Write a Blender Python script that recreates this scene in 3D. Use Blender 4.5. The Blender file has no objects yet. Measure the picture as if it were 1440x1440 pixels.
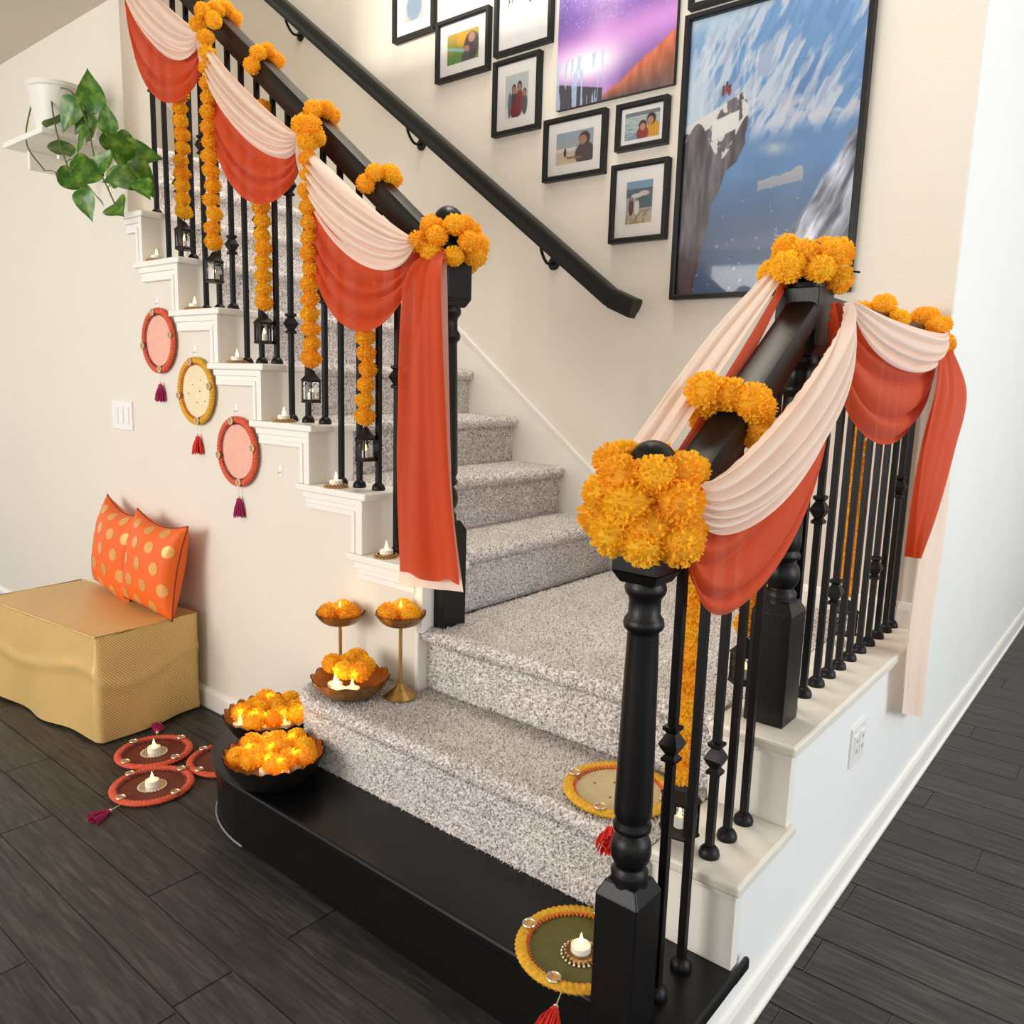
import bpy, math, random
import numpy as np
from mathutils import Vector, Matrix
random.seed(7)
rng = np.random.default_rng(11)
scene = bpy.context.scene
COL = scene.collection
PI = math.pi

# ------------------------------------------------------------------ camera, world, lights, exposure
def make_camera():
    yaw, pitch, roll = -0.6831, -0.16, 0.0291
    cy, sy = math.cos(yaw), math.sin(yaw)
    F = Vector((sy * math.cos(pitch), cy * math.cos(pitch), math.sin(pitch)))
    R0 = Vector((cy, -sy, 0)); U0 = R0.cross(F)
    R = R0 * math.cos(roll) + U0 * math.sin(roll)
    U = -R0 * math.sin(roll) + U0 * math.cos(roll)
    cd = bpy.data.cameras.new('camera'); cam = bpy.data.objects.new('camera', cd)
    m = Matrix((R, U, -F)).transposed().to_4x4()
    m.translation = Vector((0.4998, -1.5322, 1.2603))
    cam.matrix_world = m
    cd.sensor_fit = 'HORIZONTAL'; cd.sensor_width = 36; cd.lens = 1126.08 / 1440 * 36
    cd.clip_start = 0.02
    COL.objects.link(cam); scene.camera = cam
make_camera()

world = bpy.data.worlds.new('world'); scene.world = world; world.use_nodes = True
bg = world.node_tree.nodes['Background']
bg.inputs[0].default_value = (1.0, 0.985, 0.965, 1); bg.inputs[1].default_value = 0.80

def area(name, loc, target, sx, sy, power, col):
    l = bpy.data.lights.new(name, 'AREA'); l.shape = 'RECTANGLE'; l.size = sx; l.size_y = sy
    l.energy = power; l.color = col
    o = bpy.data.objects.new(name, l); COL.objects.link(o); o.location = loc
    o.rotation_euler = (Vector(target) - Vector(loc)).to_track_quat('-Z', 'Y').to_euler()
    return o
area('window_light_front', (-2.2, -4.6, 1.7), (-0.9, 0.6, 1.2), 2.4, 1.6, 85, (1.0, 0.97, 0.93))
area('window_light_side', (3.6, 0.6, 1.6), (0, 0.4, 0.8), 2.0, 1.8, 50, (0.82, 0.92, 1.0))
area('upstairs_window_light', (-3.6, -4.4, 4.25), (-2.6, 1.06, 2.9), 1.6, 0.5, 240, (1.0, 0.96, 0.86))
area('stairwell_fill_light', (-1.3, 0.5, 5.1), (-1.2, 0.55, 0), 1.6, 0.7, 70, (1.0, 0.93, 0.79))  # added fill lamp, brightens the landing, stairs and back wall
vs = scene.view_settings
vs.view_transform = 'Standard'; vs.look = 'None'; vs.gamma = 1.0; vs.use_curve_mapping = False
vs.exposure = 0.46

# ------------------------------------------------------------------ materials
MATS = {}
def lin(c):
    return tuple(((x / 255.) / 12.92 if x <= 10.3 else ((x / 255. + 0.055) / 1.055) ** 2.4) for x in c)
def new_mat(name):
    m = bpy.data.materials.new(name); m.use_nodes = True
    nt = m.node_tree; b = nt.nodes['Principled BSDF']; MATS[name] = m
    return m, nt, b
def simple(name, srgb, rough=0.5, metal=0.0, var=0.0, scale=20.0, bump=0.0, bscale=60.0, coat=0.0, emit=None, estr=0.0, objvar=0.0, stretch=None, sub=0.0, spec=0.5):
    m, nt, b = new_mat(name)
    c = lin(srgb)
    b.inputs['Roughness'].default_value = rough; b.inputs['Metallic'].default_value = metal
    b.inputs['Coat Weight'].default_value = coat
    b.inputs['Specular IOR Level'].default_value = spec
    tc = nt.nodes.new('ShaderNodeTexCoord'); vec = tc.outputs['Object']
    if stretch:
        mp = nt.nodes.new('ShaderNodeMapping'); mp.inputs['Scale'].default_value = stretch
        nt.links.new(vec, mp.inputs[0]); vec = mp.outputs[0]
    n = nt.nodes.new('ShaderNodeTexNoise'); n.inputs['Scale'].default_value = scale; n.inputs['Detail'].default_value = 5
    nt.links.new(vec, n.inputs['Vector'])
    r = nt.nodes.new('ShaderNodeValToRGB')
    lo = tuple(max(0, x * (1 - var)) for x in c); hi = tuple(min(1, x * (1 + var)) for x in c)
    r.color_ramp.elements[0].position = 0.3; r.color_ramp.elements[1].position = 0.7
    r.color_ramp.elements[0].color = (*lo, 1); r.color_ramp.elements[1].color = (*hi, 1)
    nt.links.new(n.outputs['Fac'], r.inputs[0])
    out = r.outputs[0]
    if objvar > 0:
        oi = nt.nodes.new('ShaderNodeObjectInfo')
        hs = nt.nodes.new('ShaderNodeHueSaturation')
        mr = nt.nodes.new('ShaderNodeMapRange'); mr.inputs['To Min'].default_value = 1 - objvar; mr.inputs['To Max'].default_value = 1 + objvar
        nt.links.new(oi.outputs['Random'], mr.inputs['Value'])
        nt.links.new(mr.outputs[0], hs.inputs['Value']); nt.links.new(out, hs.inputs['Color']); out = hs.outputs[0]
    nt.links.new(out, b.inputs['Base Color'])
    if bump > 0:
        n2 = nt.nodes.new('ShaderNodeTexNoise'); n2.inputs['Scale'].default_value = bscale; n2.inputs['Detail'].default_value = 4
        nt.links.new(vec, n2.inputs['Vector'])
        bp = nt.nodes.new('ShaderNodeBump'); bp.inputs['Strength'].default_value = bump; bp.inputs['Distance'].default_value = 0.004
        nt.links.new(n2.outputs['Fac'], bp.inputs['Height']); nt.links.new(bp.outputs[0], b.inputs['Normal'])
    if emit:
        b.inputs['Emission Color'].default_value = (*lin(emit), 1); b.inputs['Emission Strength'].default_value = estr
    if sub > 0:
        b.inputs['Subsurface Weight'].default_value = sub; b.inputs['Subsurface Radius'].default_value = (0.01, 0.005, 0.002)
    return m

simple('wall_paint', (229, 221, 208), 0.7, var=0.012, scale=3, bump=0.12, bscale=140)
simple('guard_paint', (236, 236, 233), 0.55, var=0.012, scale=4, bump=0.08, bscale=140)
simple('ceiling_paint', (214, 206, 190), 0.8, var=0.01)
simple('white_trim', (240, 236, 228), 0.35, var=0.015, scale=8)
simple('cap_paint', (226, 219, 206), 0.4, var=0.04, scale=14)
simple('black_paint', (12, 11, 11), 0.36, var=0.15, scale=30, bump=0.15, bscale=50, stretch=(6, 6, 0.6), spec=0.3)
simple('black_rail', (15, 14, 13), 0.4, var=0.2, scale=20, bump=0.1, bscale=60, spec=0.35)
simple('black_iron', (9, 9, 10), 0.42, var=0.1, spec=0.28)
simple('black_step', (11, 10, 10), 0.3, var=0.12, scale=12, spec=0.35)
simple('highlight_grey', (132, 130, 128), 0.5)
simple('frame_black', (16, 16, 17), 0.42, var=0.1, spec=0.3)
simple('mat_board', (241, 238, 234), 0.8, var=0.01)
simple('brass', (186, 150, 88), 0.32, metal=0.85, var=0.15, scale=60, bump=0.15, bscale=80)
simple('antique_brass', (150, 112, 66), 0.38, metal=0.75, var=0.25, scale=70, bump=0.25, bscale=110)
simple('bowl_black', (20, 17, 15), 0.4, metal=0.2, var=0.1)
simple('bowl_gold', (205, 150, 84), 0.36, metal=0.7, var=0.15, scale=50, bump=0.2, bscale=90)
simple('lantern_metal', (42, 36, 32), 0.45, metal=0.6, var=0.25, scale=90)
simple('candle_white', (246, 240, 226), 0.5, var=0.01, sub=0.1)
simple('flame', (255, 224, 150), 0.5, emit=(255, 214, 130), estr=3.2)
simple('bulb_warm', (255, 236, 190), 0.5, emit=(255, 196, 92), estr=2.6)
simple('string_green', (90, 100, 40), 0.8)
simple('plastic_white', (236, 233, 230), 0.35, var=0.005)
simple('slot_dark', (120, 116, 112), 0.5)
simple('hook_clear', (240, 240, 238), 0.15, coat=0.5)
simple('peach_disc', (238, 176, 156), 0.6, var=0.05, scale=30)
simple('cream_disc', (236, 218, 178), 0.6, var=0.05, scale=30)
simple('rust_disc', (104, 40, 14), 0.65, var=0.15, scale=60)
simple('olive_disc', (84, 80, 20), 0.6, var=0.12, scale=60)
simple('sand_disc', (190, 170, 128), 0.65, var=0.08, scale=60)
simple('yarn_coral', (214, 88, 58), 0.85, var=0.2, scale=120, bump=0.4, bscale=300)
simple('yarn_yellow', (214, 160, 36), 0.8, var=0.2, scale=120, bump=0.4, bscale=300)
simple('yarn_orange', (206, 96, 40), 0.85, var=0.2, scale=120)
simple('lace_plum', (140, 66, 66), 0.6, metal=0.1, var=0.5, scale=160, bump=0.5, bscale=300)
simple('lace_gold', (196, 150, 92), 0.5, metal=0.4, var=0.35, scale=160, bump=0.5, bscale=300)
simple('mirror', (226, 214, 196), 0.15, metal=0.8)
simple('tassel_magenta', (166, 20, 86), 0.7, var=0.2, scale=150, stretch=(3, 3, 0.4))
simple('tassel_red', (216, 40, 28), 0.7, var=0.2, scale=150, stretch=(3, 3, 0.4))
simple('bead_pearl', (230, 220, 200), 0.25, metal=0.3)
simple('bead_gold', (190, 150, 96), 0.3, metal=0.7)
simple('pot_white', (228, 224, 216), 0.4)
simple('vine_stem', (92, 104, 48), 0.6, var=0.1)
simple('soil', (50, 38, 28), 0.9, var=0.3, scale=60)
simple('piping_dark', (120, 34, 10), 0.7)

def bloom_mat():
    m, nt, b = new_mat('marigold')
    tc = nt.nodes.new('ShaderNodeTexCoord')
    n = nt.nodes.new('ShaderNodeTexNoise'); n.inputs['Scale'].default_value = 70; n.inputs['Detail'].default_value = 3
    nt.links.new(tc.outputs['Object'], n.inputs['Vector'])
    r = nt.nodes.new('ShaderNodeValToRGB')
    r.color_ramp.elements[0].position = 0.32; r.color_ramp.elements[1].position = 0.68
    r.color_ramp.elements[0].color = (*lin((255, 186, 20)), 1); r.color_ramp.elements[1].color = (*lin((255, 219, 76)), 1)
    nt.links.new(n.outputs['Fac'], r.inputs[0])
    oi = nt.nodes.new('ShaderNodeObjectInfo')
    mr = nt.nodes.new('ShaderNodeMapRange'); mr.inputs['To Min'].default_value = 0.488; mr.inputs['To Max'].default_value = 0.508
    nt.links.new(oi.outputs['Random'], mr.inputs['Value'])
    hs = nt.nodes.new('ShaderNodeHueSaturation'); nt.links.new(mr.outputs[0], hs.inputs['Hue']); nt.links.new(r.outputs[0], hs.inputs['Color'])
    nt.links.new(hs.outputs[0], b.inputs['Base Color'])
    b.inputs['Roughness'].default_value = 0.65; b.inputs['Specular IOR Level'].default_value = 0.2
    tr = nt.nodes.new('ShaderNodeBsdfTranslucent'); nt.links.new(hs.outputs[0], tr.inputs[0])
    mx = nt.nodes.new('ShaderNodeMixShader'); mx.inputs[0].default_value = 0.4
    nt.links.new(b.outputs[0], mx.inputs[1]); nt.links.new(tr.outputs[0], mx.inputs[2])
    nt.links.new(mx.outputs[0], nt.nodes['Material Output'].inputs[0])
bloom_mat()

def cloth_mat(name, srgb, trans=0.3, clear=0.06):
    m, nt, b = new_mat(name)
    c = lin(srgb)
    tc = nt.nodes.new('ShaderNodeTexCoord')
    n = nt.nodes.new('ShaderNodeTexNoise'); n.inputs['Scale'].default_value = 5; n.inputs['Detail'].default_value = 3
    nt.links.new(tc.outputs['Object'], n.inputs['Vector'])
    r = nt.nodes.new('ShaderNodeValToRGB')
    r.color_ramp.elements[0].color = (*(x * 0.94 for x in c), 1); r.color_ramp.elements[1].color = (*(min(1, x * 1.05) for x in c), 1)
    nt.links.new(n.outputs['Fac'], r.inputs[0]); nt.links.new(r.outputs[0], b.inputs['Base Color'])
    b.inputs['Roughness'].default_value = 0.62; b.inputs['Specular IOR Level'].default_value = 0.25
    b.inputs['Sheen Weight'].default_value = 0.15
    wv = nt.nodes.new('ShaderNodeTexNoise'); wv.inputs['Scale'].default_value = 900
    nt.links.new(tc.outputs['Object'], wv.inputs['Vector'])
    bp = nt.nodes.new('ShaderNodeBump'); bp.inputs['Strength'].default_value = 0.06; bp.inputs['Distance'].default_value = 0.002
    nt.links.new(wv.outputs['Fac'], bp.inputs['Height']); nt.links.new(bp.outputs[0], b.inputs['Normal'])
    tr = nt.nodes.new('ShaderNodeBsdfTranslucent'); nt.links.new(r.outputs[0], tr.inputs[0])
    mx = nt.nodes.new('ShaderNodeMixShader'); mx.inputs[0].default_value = trans
    nt.links.new(b.outputs[0], mx.inputs[1]); nt.links.new(tr.outputs[0], mx.inputs[2])
    tp = nt.nodes.new('ShaderNodeBsdfTransparent')
    m2 = nt.nodes.new('ShaderNodeMixShader'); m2.inputs[0].default_value = clear
    nt.links.new(mx.outputs[0], m2.inputs[1]); nt.links.new(tp.outputs[0], m2.inputs[2])
    nt.links.new(m2.outputs[0], nt.nodes['Material Output'].inputs[0])
cloth_mat('peach_cloth', (249, 226, 209), 0.25, 0.03)
cloth_mat('rust_cloth', (211, 72, 24), 0.28, 0.04)

def carpet_mat():
    m, nt, b = new_mat('carpet')
    g = nt.nodes.new('ShaderNodeNewGeometry')
    n = nt.nodes.new('ShaderNodeTexNoise'); n.inputs['Scale'].default_value = 150; n.inputs['Detail'].default_value = 2
    n2 = nt.nodes.new('ShaderNodeTexNoise'); n2.inputs['Scale'].default_value = 9; n2.inputs['Detail'].default_value = 3
    nt.links.new(g.outputs['Position'], n.inputs['Vector']); nt.links.new(g.outputs['Position'], n2.inputs['Vector'])
    r = nt.nodes.new('ShaderNodeValToRGB')
    cr = r.color_ramp; cr.elements[0].position = 0.36; cr.elements[1].position = 0.6
    cr.elements[0].color = (*lin((158, 150, 146)), 1); cr.elements[1].color = (*lin((240, 233, 228)), 1)
    e = cr.elements.new(0.46); e.color = (*lin((214, 206, 201)), 1)
    nt.links.new(n.outputs['Fac'], r.inputs[0])
    mp = nt.nodes.new('ShaderNodeMapRange'); mp.inputs['From Min'].default_value = 0.3; mp.inputs['From Max'].default_value = 0.7
    mp.inputs['To Min'].default_value = 0.92; mp.inputs['To Max'].default_value = 1.05
    nt.links.new(n2.outputs['Fac'], mp.inputs['Value'])
    hs = nt.nodes.new('ShaderNodeHueSaturation'); nt.links.new(mp.outputs[0], hs.inputs['Value']); nt.links.new(r.outputs[0], hs.inputs['Color'])
    nt.links.new(hs.outputs[0], b.inputs['Base Color'])
    b.inputs['Roughness'].default_value = 0.95; b.inputs['Specular IOR Level'].default_value = 0.1
    bp = nt.nodes.new('ShaderNodeBump'); bp.inputs['Strength'].default_value = 0.6; bp.inputs['Distance'].default_value = 0.004
    nt.links.new(n.outputs['Fac'], bp.inputs['Height']); nt.links.new(bp.outputs[0], b.inputs['Normal'])
carpet_mat()

def plank_mat():
    m, nt, b = new_mat('dark_plank')
    tc = nt.nodes.new('ShaderNodeTexCoord'); oi = nt.nodes.new('ShaderNodeObjectInfo')
    add = nt.nodes.new('ShaderNodeVectorMath'); add.operation = 'ADD'
    mul = nt.nodes.new('ShaderNodeVectorMath'); mul.operation = 'SCALE'; mul.inputs['Scale'].default_value = 37.0
    cx = nt.nodes.new('ShaderNodeCombineXYZ')
    for i in range(3): nt.links.new(oi.outputs['Random'], cx.inputs[i])
    nt.links.new(cx.outputs[0], mul.inputs[0])
    nt.links.new(tc.outputs['Object'], add.inputs[0]); nt.links.new(mul.outputs[0], add.inputs[1])
    mp = nt.nodes.new('ShaderNodeMapping'); mp.inputs['Scale'].default_value = (2.2, 26, 1)
    nt.links.new(add.outputs[0], mp.inputs[0])
    n = nt.nodes.new('ShaderNodeTexNoise'); n.inputs['Scale'].default_value = 3.0; n.inputs['Detail'].default_value = 7; n.inputs['Distortion'].default_value = 0.9
    nt.links.new(mp.outputs[0], n.inputs['Vector'])
    r = nt.nodes.new('ShaderNodeValToRGB'); cr = r.color_ramp
    cr.elements[0].position = 0.3; cr.elements[1].position = 0.72
    cr.elements[0].color = (*lin((36, 34, 33)), 1); cr.elements[1].color = (*lin((76, 71, 67)), 1)
    e = cr.elements.new(0.5); e.color = (*lin((54, 50, 48)), 1)
    nt.links.new(n.outputs['Fac'], r.inputs[0])
    mr = nt.nodes.new('ShaderNodeMapRange'); mr.inputs['To Min'].default_value = 0.85; mr.inputs['To Max'].default_value = 1.12
    nt.links.new(oi.outputs['Random'], mr.inputs['Value'])
    hs = nt.nodes.new('ShaderNodeHueSaturation'); nt.links.new(mr.outputs[0], hs.inputs['Value']); nt.links.new(r.outputs[0], hs.inputs['Color'])
    nt.links.new(hs.outputs[0], b.inputs['Base Color'])
    b.inputs['Roughness'].default_value = 0.48; b.inputs['Specular IOR Level'].default_value = 0.35
    bp = nt.nodes.new('ShaderNodeBump'); bp.inputs['Strength'].default_value = 0.2; bp.inputs['Distance'].default_value = 0.002
    nt.links.new(n.outputs['Fac'], bp.inputs['Height']); nt.links.new(bp.outputs[0], b.inputs['Normal'])
plank_mat()
simple('plank_joint', (128, 118, 108), 0.7)

def brocade_mat():
    m, nt, b = new_mat('gold_brocade')
    tc = nt.nodes.new('ShaderNodeTexCoord')
    w = nt.nodes.new('ShaderNodeTexWave'); w.inputs['Scale'].default_value = 62; w.inputs['Distortion'].default_value = 1.2; w.bands_direction = 'DIAGONAL'
    w.inputs['Detail'].default_value = 2
    nt.links.new(tc.outputs['Object'], w.inputs['Vector'])
    r = nt.nodes.new('ShaderNodeValToRGB')
    r.color_ramp.elements[0].color = (*lin((200, 156, 88)), 1); r.color_ramp.elements[1].color = (*lin((236, 204, 136)), 1)
    nt.links.new(w.outputs['Fac'], r.inputs[0]); nt.links.new(r.outputs[0], b.inputs['Base Color'])
    b.inputs['Roughness'].default_value = 0.42; b.inputs['Metallic'].default_value = 0.25
    bp = nt.nodes.new('ShaderNodeBump'); bp.inputs['Strength'].default_value = 0.35; bp.inputs['Distance'].default_value = 0.003
    nt.links.new(w.outputs['Fac'], bp.inputs['Height']); nt.links.new(bp.outputs[0], b.inputs['Normal'])
brocade_mat()

def leaf_mat():
    m, nt, b = new_mat('pothos_leaf')
    tc = nt.nodes.new('ShaderNodeTexCoord')
    n = nt.nodes.new('ShaderNodeTexNoise'); n.inputs['Scale'].default_value = 3.0; n.inputs['Detail'].default_value = 3
    nt.links.new(tc.outputs['Object'], n.inputs['Vector'])
    r = nt.nodes.new('ShaderNodeValToRGB'); cr = r.color_ramp
    cr.elements[0].position = 0.45; cr.elements[1].position = 0.8
    cr.elements[0].color = (*lin((58, 108, 28)), 1); cr.elements[1].color = (*lin((156, 186, 78)), 1)
    nt.links.new(n.outputs['Fac'], r.inputs[0]); nt.links.new(r.outputs[0], b.inputs['Base Color'])
    b.inputs['Roughness'].default_value = 0.3
    tr = nt.nodes.new('ShaderNodeBsdfTranslucent'); nt.links.new(r.outputs[0], tr.inputs[0])
    mx = nt.nodes.new('ShaderNodeMixShader'); mx.inputs[0].default_value = 0.2
    nt.links.new(b.outputs[0], mx.inputs[1]); nt.links.new(tr.outputs[0], mx.inputs[2])
    nt.links.new(mx.outputs[0], nt.nodes['Material Output'].inputs[0])
leaf_mat()

def print_mat(name, rough, coat=0.0):
    m, nt, b = new_mat(name)
    a = nt.nodes.new('ShaderNodeAttribute'); a.attribute_name = 'Col'
    nt.links.new(a.outputs['Color'], b.inputs['Base Color'])
    b.inputs['Roughness'].default_value = rough; b.inputs['Coat Weight'].default_value = coat; b.inputs['Coat Roughness'].default_value = 0.05
print_mat('photo_print', 0.35, 0.25)
print_mat('canvas_print', 0.3, 0.3)
print_mat('dotted_silk', 0.58)

def glass_mat():
    m, nt, b = new_mat('pane_glass')
    gl = nt.nodes.new('ShaderNodeBsdfGlossy'); gl.inputs['Roughness'].default_value = 0.03
    tp = nt.nodes.new('ShaderNodeBsdfTransparent'); fr = nt.nodes.new('ShaderNodeFresnel'); fr.inputs[0].default_value = 1.35
    mx = nt.nodes.new('ShaderNodeMixShader'); nt.links.new(fr.outputs[0], mx.inputs[0])
    nt.links.new(tp.outputs[0], mx.inputs[1]); nt.links.new(gl.outputs[0], mx.inputs[2])
    nt.links.new(mx.outputs[0], nt.nodes['Material Output'].inputs[0])
glass_mat()

# ------------------------------------------------------------------ mesh helpers
class MB:
    def __init__(s): s.v = []; s.f = []
    def add(s, vs_, fs):
        o = len(s.v); s.v += [tuple(p) for p in vs_]; s.f += [tuple(i + o for i in f) for f in fs]; return s
    def box(s, x0, x1, y0, y1, z0, z1):
        return s.add([(x0, y0, z0), (x1, y0, z0), (x1, y1, z0), (x0, y1, z0), (x0, y0, z1), (x1, y0, z1), (x1, y1, z1), (x0, y1, z1)],
                     [(0, 3, 2, 1), (4, 5, 6, 7), (0, 1, 5, 4), (1, 2, 6, 5), (2, 3, 7, 6), (3, 0, 4, 7)])
    def lathe(s, prof, n=24, c=(0, 0, 0), sq=None):
        vs_ = []; fs = []
        for (r, z) in prof:
            for i in range(n):
                a = 2 * PI * i / n; vs_.append((c[0] + r * math.cos(a), c[1] + r * math.sin(a), c[2] + z))
        m = len(prof)
        for j in range(m - 1):
            for i in range(n):
                k = (i + 1) % n; fs.append((j * n + i, j * n + k, (j + 1) * n + k, (j + 1) * n + i))
        if prof[0][0] > 1e-6: fs.append(tuple(reversed(range(n))))
        if prof[-1][0] > 1e-6: fs.append(tuple((m - 1) * n + i for i in range(n)))
        return s.add(vs_, fs)
    def tube(s, pts, rad, n=8, closed=False):
        pts = [Vector(p) for p in pts]; m = len(pts); vs_ = []; fs = []
        rads = rad if isinstance(rad, (list, tuple)) else [rad] * m
        up = Vector((0, 0, 1)); prev = None
        for i, p in enumerate(pts):
            if closed: t = pts[(i + 1) % m] - pts[i - 1]
            else: t = pts[min(i + 1, m - 1)] - pts[max(i - 1, 0)]
            t.normalize()
            if prev is None:
                a = t.cross(up)
                if a.length < 0.05: a = t.cross(Vector((1, 0, 0)))
            else: a = prev - t * prev.dot(t)
            a.normalize(); prev = a; b = t.cross(a)
            for k in range(n):
                w = 2 * PI * k / n; vs_.append(p + (a * math.cos(w) + b * math.sin(w)) * rads[i])
        for i in range(m if closed else m - 1):
            j = (i + 1) % m
            for k in range(n):
                l = (k + 1) % n; fs.append((i * n + k, i * n + l, j * n + l, j * n + k))
        if not closed: fs.append(tuple(reversed(range(n)))); fs.append(tuple((m - 1) * n + k for k in range(n)))
        return s.add(vs_, fs)
    def prism(s, poly, axis, a, b):       # polygon in the two other axes, extruded along axis
        def p3(u, v, w): return {'Y': (u, w, v), 'X': (w, u, v), 'Z': (u, v, w)}[axis]
        n = len(poly); vs_ = [p3(u, v, a) for u, v in poly] + [p3(u, v, b) for u, v in poly]
        fs = [tuple(range(n)), tuple(reversed(range(n, 2 * n)))] + [(i, i + n, (i + 1) % n + n, (i + 1) % n) for i in range(n)]
        return s.add(vs_, fs)
    def grid(s, nu, nv, fn, closed_u=False):
        o = [fn(i / (nu if closed_u else nu - 1), j / (nv - 1)) for j in range(nv) for i in range(nu)]
        fs = []
        for j in range(nv - 1):
            for i in range(nu if closed_u else nu - 1):
                k = (i + 1) % nu; fs.append((j * nu + i, j * nu + k, (j + 1) * nu + k, (j + 1) * nu + i))
        return s.add(o, fs)
    def sphere(s, c, r, n=12, m=8, sz=1.0):
        return s.lathe([(max(1e-7, r * math.sin(PI * j / m)), -r * sz * math.cos(PI * j / m)) for j in range(m + 1)], n, c)
    def mesh(s, name, mat, smooth=False, angle=40):
        me = bpy.data.meshes.new(name); me.from_pydata(s.v, [], s.f); me.update()
        if mat: me.materials.append(MATS[mat])
        if smooth:
            me.polygons.foreach_set('use_smooth', [True] * len(me.polygons))
            me.set_sharp_from_angle(angle=math.radians(angle))
        return me
    def build(s, name, mat, parent=None, smooth=False, angle=40, bevel=0.0, loc=None, fix=True):
        me = s.mesh(name, mat, smooth, angle)
        if fix:
            import bmesh
            bm = bmesh.new(); bm.from_mesh(me); bmesh.ops.recalc_face_normals(bm, faces=bm.faces); bm.to_mesh(me); bm.free()
        return link(name, me, parent, bevel, loc)

def link(name, me, parent=None, bevel=0.0, loc=None):
    o = bpy.data.objects.new(name, me); COL.objects.link(o)
    if parent: o.parent = parent
    if loc is not None: o.location = loc
    if bevel > 0:
        b = o.modifiers.new('bevel', 'BEVEL'); b.width = bevel; b.segments = 2; b.limit_method = 'ANGLE'; b.angle_limit = math.radians(40)
    return o
def tag(o, label, cat, group=None):
    o['label'] = label; o['category'] = cat
    if group: o['group'] = group
    return o
def thing(name, label, cat, loc=(0, 0, 0), group=None):
    o = bpy.data.objects.new(name, None); COL.objects.link(o); o.location = loc; o.empty_display_size = 0.05
    return tag(o, label, cat, group)
def struct(o): o['kind'] = 'structure'; return o
def curve_pts(ctrl, n):               # Catmull-Rom through control points
    P = [Vector(c) for c in ctrl]; P = [P[0] * 2 - P[1]] + P + [P[-1] * 2 - P[-2]]
    out = []
    for i in range(n):
        t = i / (n - 1) * (len(P) - 3); k = min(int(t), len(P) - 4); t -= k
        a, b, c, d = P[k:k + 4]
        out.append(0.5 * ((2 * b) + (c - a) * t + (2 * a - 5 * b + 4 * c - d) * t * t + (3 * b - a - 3 * c + d) * t ** 3))
    return out

# ------------------------------------------------------------------ dimensions
RI = 0.1855; TU = 0.251; TL = 0.2374
YB = 1.061; H1, H2, H3 = RI, 2 * RI, 3 * RI
def capx(k): return -1.035 - (k - 4) * TU          # nosing corner of upper tread k
YL = 0.075                                          # upper banister plane
XR = -0.09                                          # right banister plane
XEND = -2.70                                        # full height wall begins here

# ------------------------------------------------------------------ floor
fl = struct(MB().box(-6, 3.2, -4.2, 4.6, -0.06, -0.004).build('floor', 'plank_joint'))
PW = 0.1365; y0 = -0.837 - PW * 24; row = 0
plk = {}
def plank_mesh(L):
    key = round(L, 3)
    if key not in plk:
        g = 0.0011; mb = MB(); c = 0.0012
        x0, x1, yy0, yy1 = g, L - g, g, PW - g
        mb.add([(x0, yy0, -0.004), (x1, yy0, -0.004), (x1, yy1, -0.004), (x0, yy1, -0.004), (x0 + c, yy0 + c, 0), (x1 - c, yy0 + c, 0), (x1 - c, yy1 - c, 0), (x0 + c, yy1 - c, 0)],
               [(4, 5, 6, 7), (0, 1, 5, 4), (1, 2, 6, 5), (2, 3, 7, 6), (3, 0, 4, 7)])
        plk[key] = mb.mesh('plank', 'dark_plank')
    return plk[key]
LEN = 0.93
offs = {24: -0.91, 25: -1.284 + 0.93 * 0, 26: -0.908}
while y0 + row * PW < 4.5:
    yy = y0 + row * PW
    off = offs.get(row, -1.1 + ((row * 0.373) % LEN))
    if 29 <= row <= 33: off = [0.025, 0.205, 0.02, 0.6, 0.016][row - 29]
    n0 = math.floor((-5.9 - off) / LEN)
    lo = -5.9 if yy < 0.05 else -0.1
    hi = 2.2 if yy > -1.9 else 0.8
    if -4.2 < yy:
        k = n0
        while off + k * LEN < hi:
            x = off + k * LEN
            if x + LEN > lo and not (yy < -2.2) :
                link('plank', plank_mesh(LEN), fl, loc=(x, yy, 0))
            k += 1
    row += 1

# ------------------------------------------------------------------ walls, ceiling, trims
struct(MB().box(-6, -0.0225, YB, YB + 0.14, 0, 5.2).build('wall_back', 'wall_paint'))
# side wall under the upper flight: stepped top, full height beyond XEND
poly = [(-6, 0), (-1.085, 0), (-1.085, 4 * RI - 0.025)]
for k in range(4, 11):
    if k > 4: poly.append((capx(k) - 0.035, (k - 1) * RI - 0.025)); poly.append((capx(k) - 0.035, k * RI - 0.025))
poly += [(XEND, 10 * RI - 0.025), (XEND, 5.2), (-6, 5.2)]
struct(MB().prism(poly, 'Y', 0.01, 0.125).build('wall_left', 'wall_paint'))
# wall at the right of the landing: guard below the banister, full height past the corner
gp = [(-0.43, 0), (4.5, 0), (4.5, 5.2), (YB + 0.02, 5.2), (YB + 0.02, H3 - 0.03), (0.035, H3 - 0.03), (0.035, H2 - 0.03), (-TL + 0.035, H2 - 0.03), (-TL + 0.035, H1 - 0.03), (-0.43, H1 - 0.03)]
struct(MB().prism(gp, 'X', -0.13, -0.022).build('wall_right', 'guard_paint'))
struct(MB().box(-0.13, 3.2, 4.5, 4.6, 0, 5.2).build('wall_far', 'wall_paint'))
struct(MB().box(-6, 3.2, -4.2, 0.01, 2.635, 2.95).build('ceiling', 'ceiling_paint'))
def profile_board(name, prof, axis, a, b, mat='white_trim'):
    return struct(MB().prism(prof, axis, a, b).build(name, mat, bevel=0.0015))
bprof = [(0.01, 0), (-0.006, 0), (-0.006, 0.062), (-0.001, 0.072), (0.003, 0.078), (0.01, 0.08)]
profile_board('baseboard_left', [(y, z) for y, z in bprof], 'X', -6, -1.62)
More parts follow.
